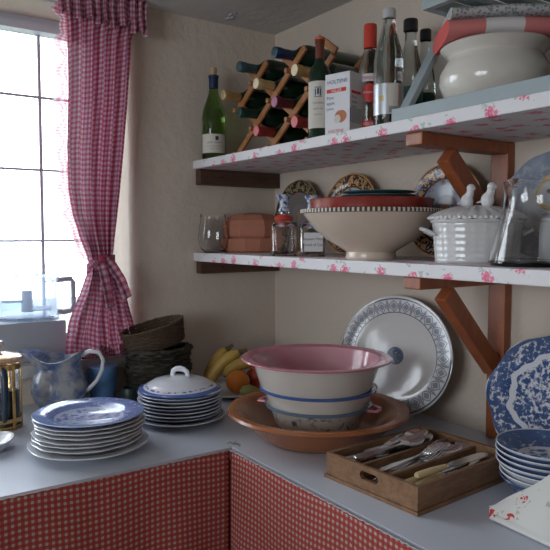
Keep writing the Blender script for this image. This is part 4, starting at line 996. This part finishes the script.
# ================================================================== CURTAIN
XC = .036
rowsC = [(-2, 64, 139), (14, 64, 137), (24, 65, 134), (34, 66, 131), (60, 66, 130), (100, 66, 128), (150, 65, 124), (190, 67, 120), (215, 72, 117), (238, 80, 114), (255, 87, 112), (264, 89, 112), (275, 87, 116), (295, 80, 124), (320, 71, 131), (338, 66, 136), (349, 65, 139)]
tab = []
for py, a, b_ in rowsC:
    A_ = on(a, py, 0, XC); B_ = on(b_, py, 0, XC); tab.append(((A_.z+B_.z)/2, A_.y, B_.y))
tab[0] = (CEIL-.006, tab[0][1], tab[0][2]); tab[-1] = (SILL+.006, tab[-1][1], tab[-1][2])
def edges(z):
    for i in range(len(tab)-1):
        if tab[i][0] >= z >= tab[i+1][0]:
            t = (tab[i][0]-z)/(tab[i][0]-tab[i+1][0]+1e-9); t2 = t*t*(3-2*t) if i > 6 else t
            return tab[i][1]+(tab[i+1][1]-tab[i][1])*t, tab[i][2]+(tab[i+1][2]-tab[i][2])*t
    return tab[-1][1:]
zt, zb_ = tab[0][0], tab[-1][0]
rc = thing('window_curtain', 'red gingham curtain with frilled edge, tied back at the right of the window', 'curtain', (XC, -.62, SILL))
off = Vector((XC, -.62, SILL)); NP = 6
def cur(u, v):
    z = zt+(zb_-zt)*v; a, b_ = edges(z); wd = abs(b_-a)
    low = max(0, (1.30-z)/.3); low = min(1, low)
    amp = .023*(.22/max(wd, .09))**.4*(.75+.25*math.sin(u*17))
    if z > 2.05: amp *= .75
    ph = 2*PI*NP*u+.7*math.sin(v*5+u*3)+low*1.0*math.sin(u*11+v*20)
    x = XC+amp*math.sin(ph)+low*.006*math.sin(v*55+u*14)+.008*low*math.sin(u*PI)+.002
    waist = math.exp(-((z-tab[11][0])/.03)**2); x = XC+(x-XC)*(1-.35*waist)+.006*waist*math.sin(u*PI)
    y = a+(b_-a)*(u+.010*math.sin(ph*1+.8))
    return Vector((x, y, z))-off
LEN = zt-zb_
q = MB(); q.grid(cur, 260, 150, uvf=lambda u, v: (u*.52, v*LEN*1.03+.012*math.sin(u*9)*max(0, v-.75)*4)); q.build('drape', M['ging'], rc, solid=.0008)
# frill along the leading edge
def frill(u, v):
    z = zt-.045+(tab[11][0]+.01-zt+.045)*v; a, _ = edges(z); ph = v*95+2*math.sin(v*17); w = .020*(1+.45*math.sin(v*55))+.006
    return Vector((XC+.002+u*.012*math.sin(ph), a+.004-u*w+.006*u*math.cos(ph), z+.004*math.sin(ph*.5)*u))-off
q = MB(); q.grid(frill, 6, 420, uvf=lambda u, v: (u*.03, v*1.35)); q.build('edge_frill', M['gingfrill'], rc, solid=.0008)
# gathered heading frill
za = tab[1][0]; 
yl0, yr0 = on(56, 12, 0, XC).y, on(143, 12, 0, XC).y
def head(u, v):
    y = yl0+(yr0-yl0)*u; ph = u*2*PI*10+1.6*math.sin(u*13); w = (.5+.5*math.cos(PI*min(1, abs(v-.45)*2)))
    z = CEIL-.003-(.080+.02*u)*v-.008*math.sin(ph*.5+1)*v+.012*math.sin(u*PI)*0
    x = XC+.020+.014*math.sin(ph)*(.3+.7*abs(v-.4)*1.6)+.004
    return Vector((x, y, z))-off
q = MB(); q.grid(head, 300, 14, uvf=lambda u, v: (u*.62, v*.09)); q.build('heading_frill', M['ging'], rc, solid=.0008)
q = MB(); q.tube([Vector((XC+.002, Y1-.1, zt-.045))-off, Vector((XC+.002, yr0+.012, zt-.045))-off], .004, 8); q.build('curtain_wire', M['paint'], rc)
# tie
zw = tab[11][0]; ya, yb_ = tab[11][1], tab[11][2]; ym = (ya+yb_)/2
def tie(u, v):
    t = 2*PI*u; return Vector((XC+.003+.024*math.cos(t), ym+(abs(yb_-ya)/2+.008)*math.sin(t), zw+.014*math.sin(t+.3)+(v-.5)*.030))-off
q = MB(); q.grid(tie, 48, 4, uvf=lambda u, v: (u*.2, v*.03)); q.build('tie_band', M['ging'], rc, solid=.0012)
def ribbon(pts, w, nm, tw=0):
    pts = [Vector(p)-off for p in pts]
    def f(u, v):
        k = v*(len(pts)-1); i = min(int(k), len(pts)-2); t = k-i; p = pts[i].lerp(pts[i+1], t); d = (pts[i+1]-pts[i]).normalized()
        s = d.cross(Vector((1, 0, 0))).normalized(); return p+s*(u-.5)*w+Vector((.004*math.sin(u*5+v*4), 0, 0))
    q = MB(); q.grid(f, 6, 30, uvf=lambda u, v: (u*w, v*.11)); q.build(nm, M['ging'], rc, solid=.001)
T = lambda px, py, x=XC+.034: on(px, py, 0, x)
ribbon([T(100, 258), T(103, 270), T(107, 288), T(110, 308)], .027, 'tie_tail')
ribbon([T(103, 257), T(112, 266), T(121, 280), T(128, 298)], .030, 'tie_tail')
ribbon([T(103, 259), T(95, 262), T(88, 268)], .018, 'bow_loop')
q = MB(); q.sphere(T(102, 259)-off, .013, (.8, 1.1, 1), 12); q.build('knot', M['ging'], rc)
# bunched cloth resting on the sill
def bun(u, v):
    y = -.735+.225*u; ph = u*26+v*7; z = SILL+.004+.038*math.sin(PI*v)*(.6+.4*math.sin(ph*.7))*(.6+.4*math.sin(u*PI)); x = .062-.050*v+.006*math.sin(ph)*math.sin(PI*v)
    if x > .036: z -= 0
    return Vector((min(x, .05), y, z))-off
q = MB(); q.grid(bun, 90, 16, uvf=lambda u, v: (u*.5, v*.13)); q.build('bunched_hem', M['ging'], rc, solid=.001)

# ================================================================== RIGHT FOREGROUND
gx, gy = ground(547, 1.24)
names = ['topmost', 'second', 'third', 'fourth', 'fifth', 'sixth', 'lowest']
bowlp = lambda R, h: [(0, .004), (R*.42, .003), (R*.46, 0), (R*.52, .003), (R*.80, h*.42), (R*.95, h*.85), (R, h), (R*.985, h+.0015), (R*.965, h), (R*.91, h*.85), (R*.75, h*.48), (R*.45, .009), (0, .008)]
for i in range(7):
    pos = 6-i; R = .0955 if pos < 4 else (.091 if pos < 6 else .087)
    o = MB().lathe(bowlp(R, .036), 64).build('cereal_bowl', M['bowlblue'] if pos not in (4, 5) else M['rimmed'])
    o.location = (gx+random.uniform(-.002, .002)+(.004 if pos in (4, 5) else 0), gy, HH+.001+i*.0108); tag(o, 'blue and white bowl, %s of the stack in front of the willow platter' % names[pos], 'bowl', 'stack of blue and white bowls')
# napkin
nx, ny = on(520, 520, 2, HH).x, on(520, 520, 2, HH).y
q = MB(); PA = on(489, 513, 2, HH+.004); PB = on(575, 462, 2, HH+.110); PF = on(600, 572, 2, HH); ll = Vector((PB.x-PA.x, PB.y-PA.y, 0)); ff = Vector((PF.x-PA.x, PF.y-PA.y, 0))
def nap(u, v):
    H = .010+.102*v**.95; back = Vector((PA.x, PA.y, 0))+ll*v; front = Vector((PA.x, PA.y, 0))+ff*v+Vector((.012, -.016, 0))*(1-v)
    t = 2*PI*u
    if u < .15: k = u/.15; p = back; z = H*k
    elif u < .62: k = (u-.15)/.47; p = back.lerp(front, k); z = H+(.016-H)*k**1.15+.006*math.sin(k*PI)+.0025*math.sin(v*9+k*4)
    elif u < .78: k = (u-.62)/.16; p = front+Vector((.006, -.008, 0))*math.sin(k*PI); z = .016-.0145*k
    else: k = (u-.78)/.22; p = front.lerp(back, k); z = .0015
    return (p.x-nx, p.y-ny, z)
q.grid(nap, 60, 40)
for v_ in (0, 1): q.add([nap(i/60, v_) for i in range(60)], [tuple(range(60))])
o = q.build('folded_napkin', M['napkin'], merge=True); o.location = (nx, ny, HH); tag(o, 'folded white tablecloth printed with red flowers at the lower right corner', 'cloth')

# cutlery tray
Np = on(417.5, 516, 2, HH); Lp = on(329, 470.5, 2, HH); Rp = on(498, 483, 2, HH)
U = Vector((Lp.x-Np.x, Lp.y-Np.y, 0)); V = Vector((Rp.x-Np.x, Rp.y-Np.y, 0)); uvec = U.copy(); lv = V.length
V.normalize(); U = Vector((-V.y, V.x, 0)); 
if U.dot(Vector((Lp.x-Np.x, Lp.y-Np.y, 0))) < 0: U = -U
uvec = on(329, 446, 2, HH+.052)-on(416.5, 487.6, 2, HH+.052); lu = U.dot(uvec)*.91; lv = max(lv, .30); HT = .052
ang = math.atan2(V.y, V.x)
r = thing('cutlery_tray', 'wooden three-section cutlery tray with oval hand holes on the worktop', 'tray', (Np.x, Np.y, HH), ang)
sg = 1 if U.dot(Vector((-math.sin(ang), math.cos(ang), 0))) > 0 else -1
TT = .0085
def tb(x0, x1, y0, y1, z0, z1, nm, mat=M['tray']): return bx(MB(), x0, x1, sg*y0, sg*y1, z0, z1, .0012).build(nm, mat, r, smooth=False)
tb(-.004, lv+.004, -.004, lu+.004, 0, .007, 'tray_floor', M['tray'])
tb(0, lv, 0, TT, .0075, HT, 'side_board'); tb(0, lv, lu-TT, lu, .0075, HT, 'side_board')
def endboard(x0, nm):
    # board with a stadium-shaped hand hole
    m_ = MB(); n_ = 24; cyh, czh, a_, b__ = lu/2, .034, .024, .0085
    inner = [(cyh+(a_-b__)*(1 if math.cos(t) > 0 else -1)+b__*math.cos(t), czh+b__*math.sin(t)) for t in [2*PI*(i+.5)/n_ for i in range(n_)]]
    outer = []
    for (yy, zz) in inner:
        t = math.atan2((zz-czh)/(HT/2), (yy-cyh)/(lu/2)); c, s = math.cos(t), math.sin(t); k = 1/max(abs(c), abs(s))
        outer.append((min(max(cyh+c*k*(lu/2-TT), TT), lu-TT), min(max((.0075+HT)/2+s*k*(HT-.0075)/2, .0075), HT)))
    # snap four outer points on the corners
    for cy__, cz__ in ((TT, .0075), (lu-TT, .0075), (TT, HT), (lu-TT, HT)):
        j = min(range(n_), key=lambda i: (outer[i][0]-cy__)**2+((outer[i][1]-cz__)*2)**2); outer[j] = (cy__, cz__)
    vs = []
    for xx in (x0, x0+TT):
        vs += [(xx, sg*a, b) for a, b in inner]+[(xx, sg*a, b) for a, b in outer]
    fs = []
    for i in range(n_):
        j = (i+1) % n_; fs += [(i, j, n_+j, n_+i), (2*n_+i, 3*n_+i, 3*n_+j, 2*n_+j), (i, 2*n_+i, 2*n_+j, j), (n_+i, n_+j, 3*n_+j, 3*n_+i)]
    m_.add(vs, fs); return m_.build(nm, M['tray'], r, smooth=False)
endboard(0, 'end_board'); endboard(lv-TT, 'end_board')
d1, d2 = lu*.36, lu*.66
tb(TT, lv-TT, d1-.0035, d1+.0035, .0075, .045, 'divider'); tb(TT, lv-TT, d2-.0035, d2+.0035, .0075, .045, 'divider')
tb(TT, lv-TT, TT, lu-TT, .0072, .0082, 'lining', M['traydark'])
TM = Matrix.Translation((Np.x, Np.y, HH)) @ Matrix.Rotation(ang, 4, 'Z')
def strip(secs, t=.0014):
    """flat metal: sections (s, halfwidth, z, dish)"""
    mb = MB(); k = 7; vs = []
    for s, w, z, d in secs:
        for i in range(k): a = -1+2*i/(k-1); vs.append((s, a*w, z-d*(1-a*a)))
        for i in range(k): a = 1-2*i/(k-1); vs.append((s, a*w, z-d*(1-a*a)-t))
    m_ = 2*k; fs = [(j*m_+i, j*m_+(i+1) % m_, (j+1)*m_+(i+1) % m_, (j+1)*m_+i) for j in range(len(secs)-1) for i in range(m_)]
    fs += [tuple(range(m_)), tuple((len(secs)-1)*m_+i for i in range(m_))]; mb.add(vs, fs); return mb
HAN = [(0, .004, .004, 0), (.006, .0085, .0035, 0), (.02, .0095, .003, 0), (.05, .006, .003, 0), (.09, .0032, .004, 0), (.12, .0028, .006, 0)]
def spoon_mb():
    sec = HAN+[(.128, .0045, .0055, .0005)]
    for i in range(1, 13):
        u = i/13; w = .0205*math.sin(PI*u**.85)**.6; sec.append((.128+.062*u, max(w, .003), .0055+.003*u, .0075*math.sin(PI*u)))
    sec.append((.190, .002, .0085, 0)); return strip(sec)
def fork_mb():
    sec = HAN+[(.128, .005, .0055, 0), (.136, .0105, .005, .001), (.146, .0125, .0045, .001)]
    mb = strip(sec)
    for k in range(4):
        y = -.0105+.007*k; mb.tube([(.144, y, .0038), (.160, y, .0045), (.178, y, .0085), (.190, y*.97, .013)], [.0017, .0016, .0014, .0006], 6)
    return mb
def place(o, u, v, z, yaw, pitch=0, roll=0):
    p = TM @ Vector((v, sg*u, z)); o.location = p; o.rotation_euler = Euler((roll, pitch, ang+yaw)); return o
sp0 = spoon_mb(); fk0 = fork_mb()
spm = sp0.build('table_spoon', M['steel']); fkm = fk0.build('table_fork', M['steel'])
first = {'s': spm, 'f': fkm}; used = set()
def cut(kind, u, v, z, yaw, pitch, roll, label, flip=False):
    src = first[kind]
    if kind in used: o = src.copy(); C.objects.link(o)
    else: o = src; used.add(kind)
    tag(o, label, 'spoon' if kind == 's' else 'fork', 'spoons in the cutlery tray' if kind == 's' else 'forks in the cutlery tray')
    return place(o, u, v, z, yaw, pitch, roll)
c3 = (d2+lu-TT)/2; c2 = (d1+d2)/2; c1 = (TT+d1)/2
S_ = [(c3+.004, .070, .044, -.04, -.05, .1, 'silver spoon lying crosswise highest of all in the back section'),
      (c3-.008, .030, .046, -.10, -.03, .2, 'silver spoon with its bowl just left of the highest spoon'),
      (c3+.010, .048, .028, .05, -.03, -.1, 'silver spoon against the back board under the heap'),
      (c2+.010, .066, .032, -.03, -.05, 0, 'silver spoon lying beside the back divider among the forks'),
      (c3+.010, .030, .012, -.05, -.03, 0, 'silver spoon lying deepest beside the back board of the tray'),
      (c3-.010, .040, .014, .06, -.04, .1, 'silver spoon in the back section near the divider'),
      (c3+.004, .055, .022, -.12, -.06, -.15, 'silver spoon crossing the middle of the back section'),
      (c3-.004, .075, .029, .10, -.05, .2, 'silver spoon resting on other spoons in the back section'),
      (c3+.008, .062, .036, -.16, -.06, .1, 'silver spoon with its bowl raised highest in the back section'),
      (c3-.002, .020, .030, .12, -.08, -.3, 'silver spoon with its bowl near the middle of the heap'),
      (c3-.006, .088, .034, .02, -.03, .1, 'silver spoon whose bowl lies furthest along the back section'),
      (c3+.010, .010, .038, -.10, -.05, .2, 'silver spoon lying across the handles at the near end of the back section'),
      (c3-.012, .048, .040, .14, -.04, -.1, 'silver spoon slanting towards the divider on top of the heap'),
      (c2+.004, .086, .026, -.08, -.05, .1, 'large silver spoon lying past the forks in the middle section'),
      (c2-.008, .092, .018, .05, -.02, 0, 'silver spoon under the forks in the middle section')]
for a in S_: cut('s', *a)
F_ = [(c2+.010, .020, .014, .02, -.05, 0, 'silver fork nearest the back divider'), (c2+.002, .045, .020, .05, -.05, .05, 'silver fork beside the large spoon, tines up'),
      (c2-.008, .012, .024, -.04, -.06, 0, 'silver fork lying to the left in the middle section'), (c2-.002, .058, .030, .10, -.04, .1, 'silver fork on top of the fork heap'),
      (c2-.010, .035, .016, .01, -.05, 0, 'silver fork nearest the front divider'), (c2+.006, .030, .034, -.06, -.05, -.1, 'silver fork crossing above the other forks'),
      (c3-.006, .005, .042, .06, -.02, .1, 'silver fork lying over the spoon handles in the back section')]
for a in F_: cut('f', *a)
def knife(u, v, z, yaw, pitch, label, L=.1):
    k = thing('table_knife', label, 'knife', (0, 0, 0), 0, 'ivory-handled knives in the cutlery tray')
    m_ = MB(); m_.tube([(0, 0, .007), (.006, 0, .007), (.04, 0, .007), (.075, 0, .007), (.082, 0, .007)], [.006, .0085, .009, .0072, .0065], 12, flat=.72); m_.build('handle', M['ivory'], k)
    MB().tube([(.082, 0, .007), (.088, 0, .007), (.094, 0, .007)], [.007, .0072, .0045], 12, flat=.72).build('bolster', M['steel'], k)
    b_ = strip([(.093, .006, .0078, 0), (.105, .0105, .0078, 0), (.16, .0125, .0078, 0), (.195, .0120, .0078, 0), (.207, .007, .0078, 0), (.211, .001, .0078, 0)], .0013); b_.build('blade', M['steel'], k)
    return place(k, u, v, z, yaw, pitch)
knife(c1+.016, .022, .022, -.02, -.03, 'ivory-handled knife nearest the front divider')
knife(c1-.002, .050, .020, .05, -.03, 'ivory-handled knife in the middle of the front section')
knife(c1-.018, .040, .018, .015, -.02, 'ivory-handled knife nearest the front board')
knife(c1+.006, .060, .036, -.06, -.01, 'ivory-handled knife lying on top of the others')

# ================================================================== OUTSIDE
gr = bx(MB(), -14, -TH-.02, -12, 9, -.35, -.15).build('garden_ground', M['leaf'], smooth=False); gr['kind'] = 'structure'
tb_ = thing('bare_shrub', 'bare branched garden shrub seen pale through the lower window panes', 'shrub', (-2.6, .55, -.15))
rr = random.Random(21)
def branch(mb, p, d, L, rad, dep):
    q = p+d*L; mid = p+d*L*.5+Vector((rr.uniform(-1, 1), rr.uniform(-1, 1), rr.uniform(-.3, .6)))*L*.08; mb.tube([p, mid, q], [rad, rad*.8, rad*.6], 5)
    if dep == 0: return
    for k in range(3 if dep > 1 else 2):
        nd = (d+Vector((rr.uniform(-1, 1), rr.uniform(-1, 1), rr.uniform(-.35, .7)))*.75).normalized(); branch(mb, q if k else mid, nd, L*rr.uniform(.6, .85), rad*.58, dep-1)
mb = MB()
for k in range(6): branch(mb, Vector((rr.uniform(-.3, .3), rr.uniform(-.8, .8), 0)), Vector((rr.uniform(-.3, .3), rr.uniform(-.5, .5), 1)).normalized(), .62, .014, 4)
mb.build('branches', M['bark'], tb_, merge=False)

# ================================================================== LIGHT
w = bpy.data.worlds.new('overcast'); w.use_nodes = True; bpy.context.scene.world = w
bg = w.node_tree.nodes['Background']; bg.inputs[0].default_value = (.84, .92, 1.0, 1); bg.inputs[1].default_value = 8.4
def portal(nm, loc, rot, sx, sy):
    l = bpy.data.lights.new(nm, 'AREA'); l.shape = 'RECTANGLE'; l.size = sx; l.size_y = sy; l.cycles.is_portal = True
    o = bpy.data.objects.new(nm, l); C.objects.link(o); o.location = loc; o.rotation_euler = rot; return o
portal('daylight_window', (WP-.04, (Y0+Y1)/2, (Z0+Z1)/2), (0, -PI/2, 0), abs(Z1-Z0), abs(Y1-Y0))
portal('fill_window_portal', ((WX0+WX1)/2, RY-.16, (WZ0+WZ1)/2), (PI/2, 0, 0), WX1-WX0, WZ1-WZ0)  # portal for the added back window, out of view, fill light only
vs_ = bpy.context.scene.view_settings; vs_.view_transform = 'Standard'; vs_.look = 'None'; vs_.exposure = 0; vs_.gamma = 1; vs_.use_curve_mapping = False
